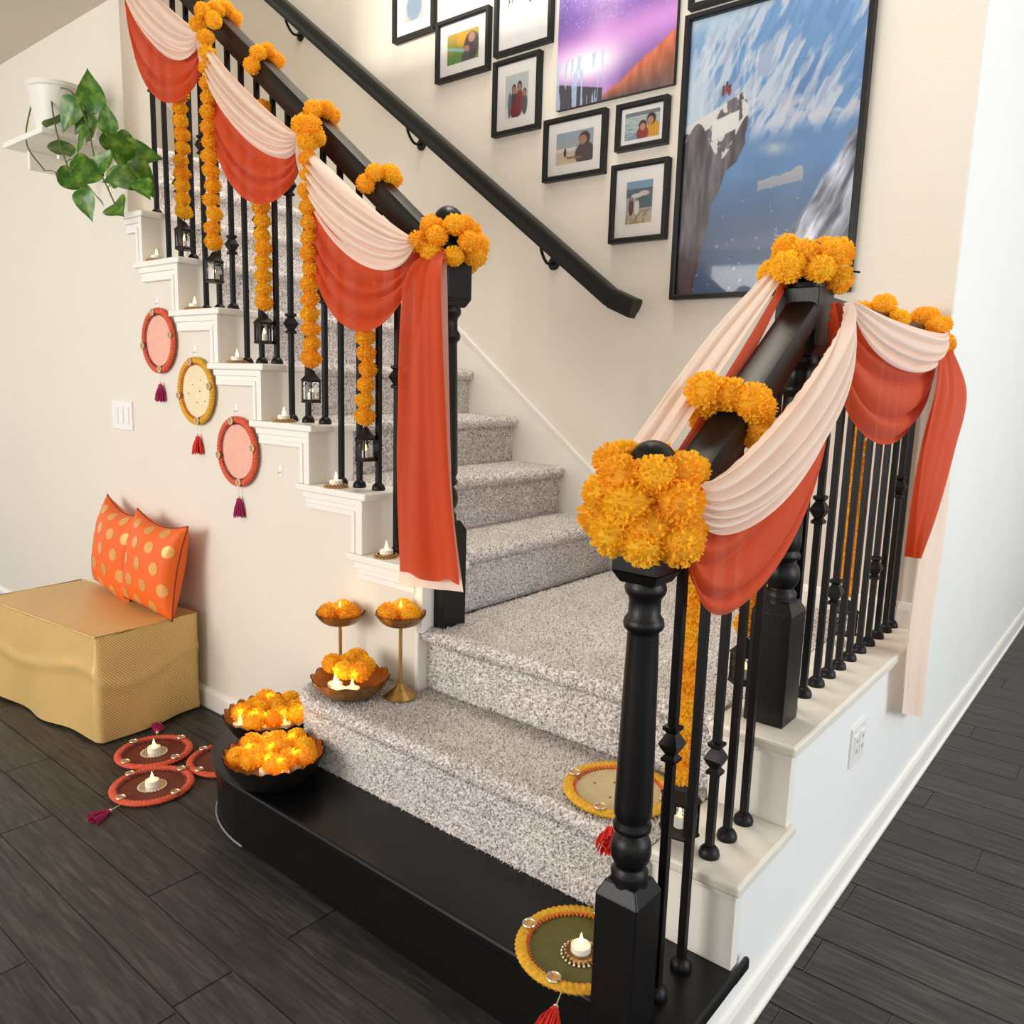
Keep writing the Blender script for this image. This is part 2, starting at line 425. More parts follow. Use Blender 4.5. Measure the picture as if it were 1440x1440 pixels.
rprof = [(-0.022, 0), (-0.002, 0), (-0.002, 0.01), (-0.009, 0.014), (-0.009, 0.07), (-0.013, 0.082), (-0.022, 0.088)]
profile_board('baseboard_right', rprof, 'Y', -0.447, 4.5)
bb = [(YB, H3), (YB - 0.014, H3), (YB - 0.014, H3 + 0.06), (YB - 0.008, H3 + 0.075), (YB, H3 + 0.08)]
struct(MB().prism(bb, 'X', -1.0, -0.0).build('baseboard_back', 'white_trim'))
# sloped skirt board along the back wall
sl = RI / TU
def skz(x): return 0.925 + (-1.198 - x) * 0.763
struct(MB().prism([(-0.99, H3), (-0.99, skz(-0.99) - 0.02), (-1.02, skz(-1.02)), (-5.0, skz(-5.0)), (-5.0, skz(-5.0) - 0.5), (-1.3, H3)], 'Y', YB - 0.013, YB).build('trim_1', 'white_trim'))
struct(MB().prism([(-1.0, skz(-1.0) - 0.004), (-1.0, skz(-1.0) + 0.006), (-5.0, skz(-5.0) + 0.006), (-5.0, skz(-5.0) - 0.004)], 'Y', YB - 0.018, YB).build('trim_2', 'white_trim'))

# ------------------------------------------------------------------ staircase
stairs = thing('staircase', 'carpeted staircase turning at a landing with white tread ends and black bottom step', 'staircase')
# black rounded bottom step
def step_outline(d):
    xr0 = -0.0 if d == 0 else -0.14
    pts = [(xr0, -0.447 + d)]
    x1, yf = -1.30, -0.447 + d
    pts.append((x1, yf))
    for i in range(1, 13):
        a = PI / 2 * i / 12
        pts.append((x1 - (0.34 - d) * math.sin(a), -0.22 - (0.227 - d) * math.cos(a)))
    pts.append((-1.64 + d, 0.006)); pts.append((xr0 if d else -0.14, 0.006))
    if d == 0: pts += [(-0.14, -TL + 0.03), (0.0, -TL + 0.03)]
    return pts
bs = MB().prism(step_outline(0.016), 'Z', 0.0, H1 - 0.028).build('bottom_step', 'black_step', stairs, bevel=0.002)
MB().prism(step_outline(0.0), 'Z', H1 - 0.028, H1).build('bottom_tread', 'black_step', bs, bevel=0.007)
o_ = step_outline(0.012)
MB().tube([(x, y, 0.004) for x, y in o_[1:-2]], 0.003, 6).build('shoe_highlight', 'highlight_grey', bs, smooth=True)  # pale grey line stands in for the highlight along the step's foot
MB().box(-0.012, 0.0005, -TL + 0.02, -TL + 0.085, H1 - 0.0275, H1 - 0.0005).build('tread_return', 'black_step', bs, bevel=0.006)

# white tread ends (right side)
def cap(mb): return mb
for (ya, yb, z, name) in [(-TL, 0.05, H2, 'tread_cap'), (0.0, YB, H3, 'tread_cap')]:
    c = MB().box(-0.19, 0.0, ya, yb, z - 0.024, z).build('tread_cap', 'cap_paint', stairs, bevel=0.006)
    MB().box(-0.19, -0.008, ya + 0.010, yb - 0.008, z - 0.036, z - 0.024).build('cove_molding', 'white_trim', c, bevel=0.002)
MB().box(-0.19, -0.012, -TL + 0.02, -TL + 0.05, H1, H2 - 0.024).build('riser_board', 'white_trim', stairs, bevel=0.002)
MB().box(-0.19, -0.012, 0.02, 0.05, H2, H3 - 0.024).build('riser_board', 'white_trim', stairs, bevel=0.002)
# white tread ends (left side of upper flight)
for k in range(4, 11):
    xc = capx(k); z = k * RI
    xl = xc - TU - 0.085
    if k == 10: xl = XEND + 0.001
    c = MB().box(xl, xc, -0.019, 0.165, z - 0.022, z).build('tread_cap', 'white_trim', stairs, bevel=0.005)
    MB().box(xc - 0.045, xc - 0.022, -0.006, 0.165, z - RI, z - 0.022).build('riser_board', 'white_trim', stairs, bevel=0.002)
    br = MB(); zb = z - 0.022; e = xl + 0.03
    if k == 10: e = XEND + 0.002
    xr_ = xc - 0.0225
    # three stepped fillets of the bracket moulding
    for (d0, d1, yo) in [(0.0, 0.020, -0.010), (0.020, 0.036, -0.004), (0.036, 0.052, -0.008)]:
        zl = zb - RI + 0.0225 if k > 4 else zb - 0.053
        L_ = [(e + d0 * 0.3, zb - d0), (xr_ - d0, zb - d0), (xr_ - d0, zl), (xr_ - d1, zl), (xr_ - d1, zb - d1), (e + d0 * 0.3, zb - d1)]
        if k == 4: L_ = [(e + d0 * 0.3, zb - d0), (xr_ - 0.03, zb - d0), (xr_ - 0.03, zb - d1), (e + d0 * 0.3, zb - d1)]
        br.prism(L_, 'Y', yo, 0.0095)
    br.build('bracket_molding', 'white_trim', stairs, bevel=0.0015)
# white corner board ending the side wall by the newel
MB().box(-1.09, -1.075, -0.002, 0.045, H2, 4 * RI - 0.022).build('corner_board', 'white_trim', stairs, bevel=0.002)

# carpeted steps
def carpet_step(prof_pts, axis_fn, a, b, name, density, na=60, corner=0.0):
    """profile (run, z) swept between a and b; returns verts grid + object"""
    prof = []
    for (p, q) in zip(prof_pts[:-1], prof_pts[1:]):
        L = math.dist(p, q); n = max(1, int(L / 0.03))
        for i in range(n): prof.append((p[0] + (q[0] - p[0]) * i / n, p[1] + (q[1] - p[1]) * i / n))
    prof.append(prof_pts[-1])
    m = len(prof)
    V = []
    for j in range(na):
        t = j / (na - 1); s = a + (b - a) * t
        for (r_, z) in prof:
            V.append(axis_fn(r_, s, z))
    V = np.array(V); Fq = []
    for j in range(na - 1):
        for i in range(m - 1):
            Fq.append((j * m + i, j * m + i + 1, (j + 1) * m + i + 1, (j + 1) * m + i))
    ends = [tuple(range(m)), tuple(reversed(range((na - 1) * m, na * m)))]
    mb = MB(); mb.v = [tuple(v) for v in V]; mb.f = Fq + ends
    ob = mb.build('carpeted_step', 'carpet', stairs, smooth=True, angle=60)
    # carpet tufts as real geometry on the visible faces
    Q = np.array(Fq); A_, B_, C_, D_ = V[Q[:, 0]], V[Q[:, 1]], V[Q[:, 2]], V[Q[:, 3]]
    nrm = np.cross(C_ - A_, D_ - B_); ar = np.linalg.norm(nrm, axis=1) * 0.5; nrm = nrm / (2 * ar[:, None] + 1e-12)
    me_n = ob.data.polygons[len(Fq) // 3].normal
    if np.dot(nrm[len(Fq) // 3], np.array(me_n)) < 0: nrm = -nrm
    keep = np.ones(len(Fq), bool)
    ar = ar * keep
    N = int(ar.sum() * density)
    idx = rng.choice(len(Fq), N, p=ar / ar.sum())
    u = rng.random((N, 1)); v = rng.random((N, 1))
    P = A_[idx] * (1 - u) * (1 - v) + B_[idx] * u * (1 - v) + C_[idx] * u * v + D_[idx] * (1 - u) * v
    n = nrm[idx]
    d = n + rng.normal(0, 0.42, (N, 3)); d /= np.linalg.norm(d, axis=1)[:, None]
    h = rng.uniform(0.006, 0.0115, (N, 1)); w = rng.uniform(0.0018, 0.0030, (N, 1))
    t1 = np.cross(d, rng.normal(0, 1, (N, 3))); t1 /= np.linalg.norm(t1, axis=1)[:, None]; t2 = np.cross(d, t1)
    base = P - n * 0.001
    vs_ = np.empty((N, 4, 3))
    vs_[:, 0] = base + t1 * w; vs_[:, 1] = base - t1 * w * 0.5 + t2 * w * 0.87; vs_[:, 2] = base - t1 * w * 0.5 - t2 * w * 0.87
    vs_[:, 3] = base + d * h
    me = bpy.data.meshes.new('carpet_pile')
    me.vertices.add(4 * N); me.vertices.foreach_set('co', vs_.reshape(-1))
    o4 = np.arange(N)[:, None, None] * 4
    tri = (np.array([[0, 1, 3], [1, 2, 3], [2, 0, 3]])[None] + o4).reshape(-1)
    me.loops.add(9 * N); me.loops.foreach_set('vertex_index', tri.astype(np.int32))
    me.polygons.add(3 * N); me.polygons.foreach_set('loop_start', np.arange(0, 9 * N, 3, dtype=np.int32))
    me.update(calc_edges=True); me.materials.append(MATS['carpet'])
    po = link('carpet_pile', me, ob); po['kind'] = 'stuff'
    return ob
def nose_profile(back, nose, z, zb, rise_in=0.02, rr=0.016):
    """from the back of the tread, over a rounded nosing, down the riser; 'nose' < 'back' in run direction"""
    pts = [(back, z)]
    for i in range(7):
        a = PI * i / 6
        pts.append((nose + rr - rr * math.sin(a), z - rr + rr * math.cos(a)))
    pts.append((nose + rise_in, z - 2 * rr - 0.002)); pts.append((nose + rise_in, zb))
    return pts
CT = 0.008
# lower carpeted step, with a rounded left end
def lower_fn(r_, s, z):
    x = s; y = r_
    dx = (-1.25 - x)
    if dx > 0:                       # round the left front corner
        k = min(1.0, dx / 0.11); y = max(y, r_ + 0.11 * (1 - math.sqrt(max(0, 1 - k * k))) * (1.0 if r_ < -0.1 else 0.0))
    return (x, y, z)
carpet_step(nose_profile(0.03, -TL - 0.008, H2 + CT, H1, 0.012, 0.02), lower_fn, -0.19, -1.36, 'lower', 52000, na=90)
# landing
carpet_step(nose_profile(YB - 0.012, 0.008, H3 + CT, H2, 0.03, 0.02), lambda r_, s, z: (s, r_, z), -0.19, -1.075, 'landing', 46000, na=60)
# infill of landing behind the newel
carpet_step([(YB - 0.012, H3 + CT), (0.13, H3 + CT)], lambda r_, s, z: (s, r_, z), -1.075, -1.118, 'landing_side', 30000, na=4) if False else None
for k in range(4, 13):
    nx = -1.088 - (k - 4) * 0.2485
    prof = [(-p, q) for p, q in nose_profile(-(nx) + 0.2485 + 0.03, -(nx), k * RI + CT, (k - 1) * RI, 0.026, 0.02)]
    carpet_step(prof, lambda r_, s, z: (r_, s, z), 0.165, YB - 0.013, 'upper', [40000, 30000, 24000, 18000, 14000, 10000, 8000, 6000, 5000][k - 4], na=40)

# ------------------------------------------------------------------ newels, balusters, rails
def newel_parts(parent, x, y, z0, H=1.0, w=0.092):
    h = w / 2
    root = bpy.data.objects.new('newel_post', None); COL.objects.link(root); root.parent = parent; root.location = (x, y, z0); root.empty_display_size = 0.05
    b0 = MB().box(-h, h, -h, h, 0, 0.245)
    # chamfered shoulder
    b0.add([(-h, -h, 0.245), (h, -h, 0.245), (h, h, 0.245), (-h, h, 0.245), (-h * .72, -h * .72, 0.268), (h * .72, -h * .72, 0.268), (h * .72, h * .72, 0.268), (-h * .72, h * .72, 0.268)],
           [(0, 1, 5, 4), (1, 2, 6, 5), (2, 3, 7, 6), (3, 0, 4, 7), (4, 5, 6, 7)])
    b0.build('newel_base', 'black_paint', root, bevel=0.0025)
    r1 = h * 0.8
    prof = [(r1, 0.262), (r1 * .95, 0.275), (r1 * .98, 0.283), (r1 * .8, 0.29), (r1 * .78, 0.293)]
    for i in range(9):
        a = -PI / 2 * .75 + PI * .75 * i / 8; prof.append((r1 * .62 + r1 * .44 * math.cos(a), 0.322 + 0.028 * math.sin(a)))
    prof += [(r1 * .72, 0.351), (r1 * .98, 0.358), (r1 * 1.0, 0.366), (r1 * .86, 0.373), (r1 * .9, 0.378), (r1 * .98, 0.384), (r1 * .98, 0.40), (r1 * .92, 0.50), (r1 * .84, 0.62), (r1 * .78, 0.69), (r1 * .8, 0.695),
             (r1 * .98, 0.70), (r1 * 1.02, 0.708), (r1 * .96, 0.715), (r1 * .8, 0.722), (r1 * .78, 0.742), (r1 * .82, 0.75), (r1 * .98, 0.756), (r1 * 1.04, 0.764), (r1 * .98, 0.772), (r1 * .9, 0.778), (r1 * 1.0, 0.79)]
    MB().lathe(prof, 28).build('newel_shaft', 'black_paint', root, smooth=True, angle=50)
    hb = h * 1.0; c = 0.75
    t = MB().box(-hb, hb, -hb, hb, 0.792, 0.905)
    t.add([(-hb * c, -hb * c, 0.774), (hb * c, -hb * c, 0.774), (hb * c, hb * c, 0.774), (-hb * c, hb * c, 0.774), (-hb, -hb, 0.792), (hb, -hb, 0.792), (hb, hb, 0.792), (-hb, hb, 0.792)],
          [(0, 1, 5, 4), (1, 2, 6, 5), (2, 3, 7, 6), (3, 0, 4, 7), (0, 3, 2, 1)])
    t.build('newel_block', 'black_paint', root, bevel=0.0025)
    bp = [(h * .86, 0.905), (h * .9, 0.914), (h * .62, 0.922), (h * .55, 0.928)]
    for i in range(11):
        a = -PI / 2 * .7 + PI / 2 * 1.7 * i / 10; bp.append((max(1e-7, h * .92 * math.cos(a)), 0.960 + h * .88 * math.sin(a)))
    MB().lathe(bp, 28).build('newel_ball', 'black_paint', root, smooth=True)
    return root

knuckle_me = MB().lathe([(0.0062, -0.030), (0.0155, -0.027), (0.0155, -0.022), (0.0095, -0.017), (0.0145, -0.010), (0.021, 0.0), (0.0145, 0.010), (0.0095, 0.017), (0.0155, 0.022), (0.0155, 0.027), (0.0062, 0.030)], 4).mesh('knuckle', 'black_iron')
shoe_me = MB().lathe([(0.0175, 0), (0.0185, 0.004), (0.0165, 0.012), (0.0115, 0.018), (0.0085, 0.02)], 14).mesh('baluster_shoe', 'black_iron', True)
def baluster(parent, x, y, z0, z1, knuckles=()):
    hb = 0.0074
    o = MB().box(-hb, hb, -hb, hb, 0, z1 - z0).build('baluster', 'black_iron', parent, bevel=0.001, loc=(x, y, z0), fix=False)
    link('baluster_shoe', shoe_me, o).scale = (1.12, 1.12, 1.12)
    for kz in knuckles:
        k = link('knuckle', knuckle_me, o, loc=(0, 0, kz - z0)); k.rotation_euler[2] = PI / 4; k.scale = (1.2, 1.2, 1.15)
    return o
def rail(parent, p0, p1, name='handrail', w=0.031, h=0.03, mat='black_rail'):
    """moulded handrail, top centre line from p0 to p1"""
    p0, p1 = Vector(p0), Vector(p1); t = (p1 - p0).normalized()
    side = t.cross(Vector((0, 0, 1))).normalized(); up = side.cross(t)
    prof = [(-w * .7, -2 * h), (-w * .72, -1.55 * h), (-w * .9, -1.3 * h), (-w, -h * .95), (-w, -h * .35), (-w * .85, -h * .08), (-w * .5, 0.0), (w * .5, 0.0), (w * .85, -h * .08), (w, -h * .35), (w, -h * .95), (w * .9, -1.3 * h), (w * .72, -1.55 * h), (w * .7, -2 * h)]
    n = len(prof); vs_ = [p0 + side * a + up * b for a, b in prof] + [p1 + side * a + up * b for a, b in prof]
    fs = [(i, (i + 1) % n, (i + 1) % n + n, i + n) for i in range(n)] + [tuple(range(n)), tuple(reversed(range(n, 2 * n)))]
    return MB().add(vs_, fs).build(name, mat, parent, smooth=True, angle=35)

# upper flight banister
ban1 = thing('banister', 'black banister climbing the upper flight with iron balusters above white treads', 'banister')
N3 = (-1.068, 0.088)
newel_parts(ban1, N3[0], N3[1], H3, w=0.094).scale = (1, 1, 1.165)
def railz1(x): return 1.655 + (-1.10 - x) * 0.778          # top of upper handrail
rail(ban1, (-1.09, YL, railz1(-1.09)), (XEND, YL, railz1(XEND)), h=0.034, w=0.032)
KN = {(4, 0): [1.267], (6, 0): [1.859, 1.43], (6, 2): [1.519], (8, 2): [1.704], (8, 0): [2.058], (10, 2): [2.328], (5, 1): [1.60], (9, 1): [1.95], (7, 1): [1.77]}
for k in range(4, 11):
    for j in range(3):
        x = -1.419 - (k - 5) * 0.2545 + (j - 1) * 0.0875
        if k == 4 and j == 2: continue
        if x < XEND + 0.02: continue
        baluster(ban1, x, YL, k * RI, railz1(x) - 0.06, KN.get((k, j), ()))
# lower flight and landing banister
ban2 = thing('banister', 'black banister with two turned newels guarding the lower steps and landing', 'banister')
N1 = (-0.105, -0.452); N2 = (-0.098, 0.112)
newel_parts(ban2, N1[0], N1[1], H1, w=0.080)
newel_parts(ban2, N2[0], N2[1], H3, w=0.086)
def railz2(y): return 1.105 + (y + 0.40) * 0.70
rail(ban2, (XR, -0.41, railz2(-0.41)), (XR, 0.07, railz2(0.07)), h=0.034, w=0.034)
rail(ban2, (XR, 0.15, 1.452), (XR, YB, 1.452), h=0.034, w=0.034)
for y, z, kn in [(-0.362, H1, [0.665]), (-0.268, H1, []), (-0.178, H2, [0.572]), (-0.098, H2, []), (-0.018, H2, [])]:
    baluster(ban2, XR + 0.002, y, z, railz2(y) - 0.055, kn)
for y, kn in [(0.197, []), (0.29, [0.998]), (0.38, []), (0.463, [0.775]), (0.545, []), (0.633, []), (0.721, []), (0.805, [0.78]), (0.894, []), (0.978, [0.994]), (1.045, [])]:
    baluster(ban2, XR, y, H3, 1.40, kn)

# wall mounted handrail
wr = thing('wall_handrail', 'long black handrail fixed with brackets along the cream picture wall', 'handrail')
YW = 0.975
rail(wr, (-1.085, YW, 1.555 + 0.055 * 0.742), (-4.4, YW, 1.555 + 3.37 * 0.742), h=0.033, w=0.03)
rail(wr, (-0.995, YW, 1.562), (-1.09, YW, 1.602), name='rail_end', h=0.035, w=0.031)
for x in (-1.434, -2.176, -3.03):
    zt = 1.555 + (-1.03 - x) * 0.742 - 0.07
    b = MB().lathe([(0.001, 0), (0.026, 0.0), (0.026, 0.006), (0.018, 0.011), (0.001, 0.01)], 16).build('bracket', 'black_iron', wr, smooth=True, loc=(x, YB - 0.0005, zt - 0.062))
    b.rotation_euler = (PI / 2, 0, 0)
    MB().tube(curve_pts([(x, YB - 0.008, zt - 0.062), (x, YB - 0.05, zt - 0.066), (x, YW, zt - 0.025), (x, YW, zt + 0.012)], 10), 0.006, 8).build('bracket_arm', 'black_iron', wr, smooth=True)

# ------------------------------------------------------------------ drapes
def swag(parent, A, B, out, d0, d1, lift, bulge, nf, amp, mat, ph=0.0, e0=0.02, e1=0.02, ca=0.07, cb=0.12, kb=1.0, ka=1.0, nu=72, nv=130):
    A = Vector(A); B = Vector(B); out = Vector(out); dn = Vector((0, 0, -1)); AB = B - A
    def fn(u, v):
        d = d0 + (d1 - d0) * v
        # folds bunch the cloth: drop runs in soft terraces
        w = v + 0.35 / (2 * PI * nf) * math.sin(2 * PI * nf * v + ph)
        d = d0 + (d1 - d0) * w
        P0 = A + dn * (e0 * v); P3 = B + dn * (e1 * v)
        P1 = A + AB * ca + dn * (d * ka); P2 = B - AB * cb + dn * (d * kb)
        t = u; q = 1 - t
        P = P0 * q ** 3 + P1 * 3 * q * q * t + P2 * 3 * q * t * t + P3 * t ** 3
        g = (4 * t * q)
        th = PI * nf * 2 * v + ph + 1.2 * math.sin(2.4 * t + ph) + 0.5 * math.sin(5 * v + ph)
        fold = (abs(math.sin(th / 1.0)) ** 0.75) * 1.5 - 0.85
        sec = 0.16 * math.sin(th * 0.5 + 3 * t)
        off = lift + bulge * g ** 0.8 * (0.35 + 0.65 * math.sin(PI * min(1, 0.15 + v * 0.8))) + amp * (0.35 + 0.65 * g ** 0.6) * (fold + sec)
        return P + out * off
    o = MB().grid(nu, nv, fn).build('swag', mat, parent, smooth=True, angle=180, fix=False)
    return o
def panel(parent, left, right, out, amp, nf, mat, name='tail', lift=0.0, ph=0.0, nu=70, nv=50, hem=0.0):
    Lp = curve_pts(left, nv); Rp = curve_pts(right, nv); out = Vector(out)
    def fn(u, v):
        i = int(round(v * (nv - 1))); P = Lp[i] * (1 - u) + Rp[i] * u
        s = math.sin(2 * PI * nf * u + ph + 0.7 * math.sin(3 * v + ph))
        g = 0.55 + 0.45 * min(1, v * 2.5)
        z = hem * (math.sin(2 * PI * nf * u + ph) * 0.5) * max(0, v - 0.85) / 0.15
        return P + out * (lift + amp * g * (s + 0.35 * math.sin(4.7 * PI * nf * u + 1.3))) + Vector((0, 0, z))
    return MB().grid(nu, nv, fn).build(name, mat, parent, smooth=True, angle=180, fix=False)

OL = (0, -1, 0); OR = (1, 0, 0)
pL = thing('peach_drape', 'pale peach chiffon swagged along the upper banister, upper layer', 'drape')
rL = thing('rust_drape', 'rust orange chiffon swagged below the peach layer with a long tail at the newel', 'drape')
aL = [(-2.64, 0.03, 2.775), (-2.118, 0.03, 2.37), (-1.596, 0.03, 1.968), (-1.098, 0.025, 1.63)]
for i, (dp0, dp1, dr0, dr1) in enumerate([(0.02, 0.27, 0.20, 0.47), (0.02, 0.23, 0.17, 0.45), (0.02, 0.25, 0.18, 0.50)]):
    A, B = aL[i], aL[i + 1]
    swag(rL, A, B, OL, dr0, dr1, 0.016, 0.030, 1.9, 0.013, 'rust_cloth', ph=0.6 + i, e0=0.06, e1=0.04, ca=-0.02, cb=0.14, ka=1.28, kb=0.82)
    swag(pL, A, B, OL, dp0, dp1, 0.036, 0.034, 2.6, 0.014, 'peach_cloth', ph=1.9 + i * 1.3, e0=0.03, e1=0.03, ca=0.03, cb=0.12, ka=1.1, kb=0.9)
panel(rL, [(-1.075, 0.03, 1.60), (-1.082, -0.045, 1.5), (-1.085, -0.058, 1.15), (-1.085, -0.06, 0.95), (-1.078, -0.06, 0.735)], [(-1.02, 0.03, 1.60), (-0.965, -0.045, 1.5), (-0.925, -0.058, 1.15), (-0.895, -0.06, 0.95), (-0.855, -0.06, 0.745)], OL, 0.014, 1.35, 'rust_cloth', ph=0.8, hem=0.02)
panel(pL, [(-1.075, 0.035, 1.58), (-1.108, -0.012, 1.25), (-1.12, -0.026, 0.95), (-1.125, -0.029, 0.69)], [(-1.02, 0.035, 1.58), (-0.96, -0.010, 1.25), (-0.925, -0.026, 0.95), (-0.88, -0.029, 0.715)], OL, 0.003, 2, 'peach_cloth', ph=0.2)

pR = thing('peach_drape', 'pale peach chiffon draped between the turned newels and along the landing rail', 'drape')
rR = thing('rust_drape', 'rust orange chiffon hanging in deep swags below the landing rail', 'drape')
A3 = (-0.045, 0.10, 1.435); B3 = (-0.05, -0.435, 1.07)
swag(rR, A3, B3, OR, 0.13, 0.40, 0.004, 0.036, 1.7, 0.015, 'rust_cloth', ph=0.9, e0=0.05, e1=0.07, ca=-0.12, cb=0.02, ka=1.38, kb=0.80)
swag(pR, A3, (-0.055, -0.445, 1.125), OR, 0.03, 0.235, 0.030, 0.046, 2.9, 0.018, 'peach_cloth', ph=2.2, e0=0.03, e1=0.065, ca=-0.04, cb=0.10, ka=1.35, kb=0.72)
A4 = (-0.045, 0.13, 1.44); B4 = (-0.045, 0.95, 1.435)
swag(rR, A4, B4, OR, 0.10, 0.385, 0.004, 0.036, 1.9, 0.015, 'rust_cloth', ph=0.3, e0=0.04, e1=0.05, ca=0.02, cb=0.04)
swag(pR, A4, B4, OR, 0.03, 0.155, 0.036, 0.036, 2.0, 0.010, 'peach_cloth', ph=1.2, e0=0.03, e1=0.03, ca=0.1, cb=0.1)
# inner strip taut on the stair side of the sloping rail
panel(pR, [(-0.145, 0.10, 1.525), (-0.19, -0.10, 1.365), (-0.20, -0.36, 1.165)], [(-0.125, 0.085, 1.50), (-0.132, -0.12, 1.335), (-0.135, -0.36, 1.15)], (0.3, 0, 1), 0.006, 2, 'peach_cloth', name='inner_strip')
panel(rR, [(-0.13, 0.095, 1.50), (-0.128, -0.12, 1.325), (-0.132, -0.36, 1.13)], [(-0.127, 0.08, 1.46), (-0.125, -0.12, 1.27), (-0.13, -0.36, 1.10)], (1, 0, 0), 0.002, 1.5, 'rust_cloth', name='inner_strip')
# tails at the far end
panel(rR, [(-0.02, 0.91, 1.40), (0.012, 0.72, 1.27), (0.02, 0.61, 1.13), (0.02, 0.605, 1.0), (0.02, 0.64, 0.855)], [(-0.02, 0.99, 1.40), (0.03, 0.98, 1.27), (0.03, 0.90, 1.12), (0.03, 0.78, 0.97), (0.025, 0.665, 0.85)], OR, 0.013, 2.2, 'rust_cloth', lift=0.01)
panel(pR, [(-0.025, 0.95, 1.39), (0.005, 0.82, 1.0), (0.008, 0.765, 0.65), (0.008, 0.80, 0.385)], [(-0.025, 1.02, 1.39), (0.012, 1.05, 1.0), (0.012, 1.02, 0.6), (0.012, 1.06, 0.29)], OR, 0.007, 3, 'peach_cloth', lift=0.008)

# ------------------------------------------------------------------ marigolds
def bloom_mesh(seed):
    r_ = random.Random(seed); mb = MB()
    mb.sphere((0, 0, 0), 0.80, 14, 9)
    N = 300
    for i in range(N):
        z = 1 - 2 * (i + 0.5) / N; a = i * 2.39996 + r_.uniform(-.15, .15); q = math.sqrt(max(0, 1 - z * z))
        n = Vector((q * math.cos(a), q * math.sin(a), z)); n = (n + Vector((r_.gauss(0, .07), r_.gauss(0, .07), r_.gauss(0, .07)))).normalized()
        t = n.cross(Vector((0, 0, 1)))
        if t.length < 0.1: t = Vector((1, 0, 0))
        t.normalize(); b = n.cross(t)
        rot = r_.uniform(-1.5, 1.5); t, b = t * math.cos(rot) + b * math.sin(rot), -t * math.sin(rot) + b * math.cos(rot)
        L = r_.uniform(0.93, 1.06); w = r_.uniform(0.07, 0.115); cu = r_.uniform(-.10, .12)
        mb.add([n * .74 - t * w * .5, n * .74 + t * w * .5, n * L * .97 + t * w + b * cu, n * L * 1.02 + b * cu * 0.6, n * L * .96 - t * w + b * cu],
               [(0, 1, 2, 3), (0, 3, 4)])
    return mb.mesh('bloom', 'marigold')
BLOOMS = [bloom_mesh(s) for s in range(4)]
def bloom(parent, p, r, flat=1.0, axis=None, name='bloom'):
    o = link(name, random.choice(BLOOMS), parent, loc=p)
    o.scale = (r * random.uniform(.94, 1.08), r * random.uniform(.94, 1.08), r * flat * random.uniform(.92, 1.08))
    o.rotation_euler = (random.uniform(-.3, .3), random.uniform(-.3, .3), random.uniform(0, 6.28))
    return o
def strand(label, top, bot, r=0.029, pitch=0.043, tip=True):
    g = thing('marigold_garland', label, 'garland', top, 'marigold strands hanging from the banisters')
    T = Vector(top); D = Vector(bot) - T; L = D.length; n = max(2, int(L / pitch))
    MB().tube([(0, 0, 0.01), tuple(D * 0.5), tuple(D), tuple(D + Vector((0, 0, -0.03)))], 0.0012, 5).build('string', 'string_green', g)
    for i in range(n + 1):
        p = D * (i / n) + Vector((random.gauss(0, .0022), random.gauss(0, .0022), 0))
        bloom(g, p, r * (1.0 if i < n else 1.1), 0.86)
    return g
def cluster(label, pts, r, base, wire=None):
    g = thing('marigold_cluster', label, 'flower cluster', base, 'marigold clusters on the banisters')
    b = Vector(base)
    for p in pts: bloom(g, Vector(p) - b, r * random.uniform(.92, 1.08), 0.92)
    if wire: MB().tube([Vector(wire[0]) - b, Vector(wire[1]) - b], 0.0022, 6).build('wire', 'black_iron', g)
    return g
def ring_pts(c, R, zs, n, jit=0.006, Ry=None):
    out = []
    for j, z in enumerate(zs):
        for i in range(n):
            a = 2 * PI * (i + 0.5 * (j % 2)) / n
            out.append((c[0] + (R[j]) * math.cos(a) + random.gauss(0, jit), c[1] + R[j] * math.sin(a) + random.gauss(0, jit), z + random.gauss(0, jit)))
    return out
# newel clusters
cluster('large ball of marigolds wrapped around the nearest turned newel', ring_pts((N1[0] - 0.006, N1[1]), [0.066, 0.072, 0.058], [1.052, 1.095, 1.135], 7, 0.006) + [(N1[0] + 0.03, N1[1] - 0.066, 1.03), (N1[0] + 0.066, N1[1] - 0.03, 1.035)], 0.037, (N1[0], N1[1], 1.04))
cluster('marigold bunch crowning the taller landing newel under the mountain poster', ring_pts(N2, [0.062, 0.054], [1.492, 1.528], 7, 0.006), 0.031, (N2[0], N2[1], 1.5), wire=((-0.05, 0.15, 1.500), (-0.010, 0.155, 1.494)))
cluster('wide marigold bunch around the newel at the foot of the upper flight', ring_pts((N3[0] + 0.012, N3[1]), [0.070, 0.080, 0.062], [1.585, 1.622, 1.660], 8, 0.007), 0.030, (N3[0], N3[1], 1.62))
# rail wraps: an arc of blooms over the handrail
def wrap_pts(c, t, R, a0, a1, n, jit=0.005):
    t = Vector(t).normalized(); side = t.cross(Vector((0, 0, 1))).normalized(); up = side.cross(t)
    return [Vector(c) + side * R * math.cos(a0 + (a1 - a0) * i / (n - 1)) + up * R * math.sin(a0 + (a1 - a0) * i / (n - 1)) + t * random.gauss(0, jit * 1.6) for i in range(n)]
tl = Vector((-1, 0, 0.778))         # upper rail direction (up-left); side = -Y .. check below
def lwrap(label, x, n=7, r=0.026, extra=0):
    c = (x, YL, railz1(x) - 0.03)
    pts = wrap_pts(c, tl, 0.047, -0.2, PI + 0.1, n)
    for i in range(extra): pts.append(Vector(c) + Vector((0.055 + random.uniform(-.045, .03), -0.085 + random.gauss(0, .008), -0.035 + random.uniform(-.045, .035))))
    cluster(label, pts, r, (x, YL, railz1(x)))
lwrap('small marigold wrap on the upper handrail right beside the lower bunch', -1.335, 5, 0.029)
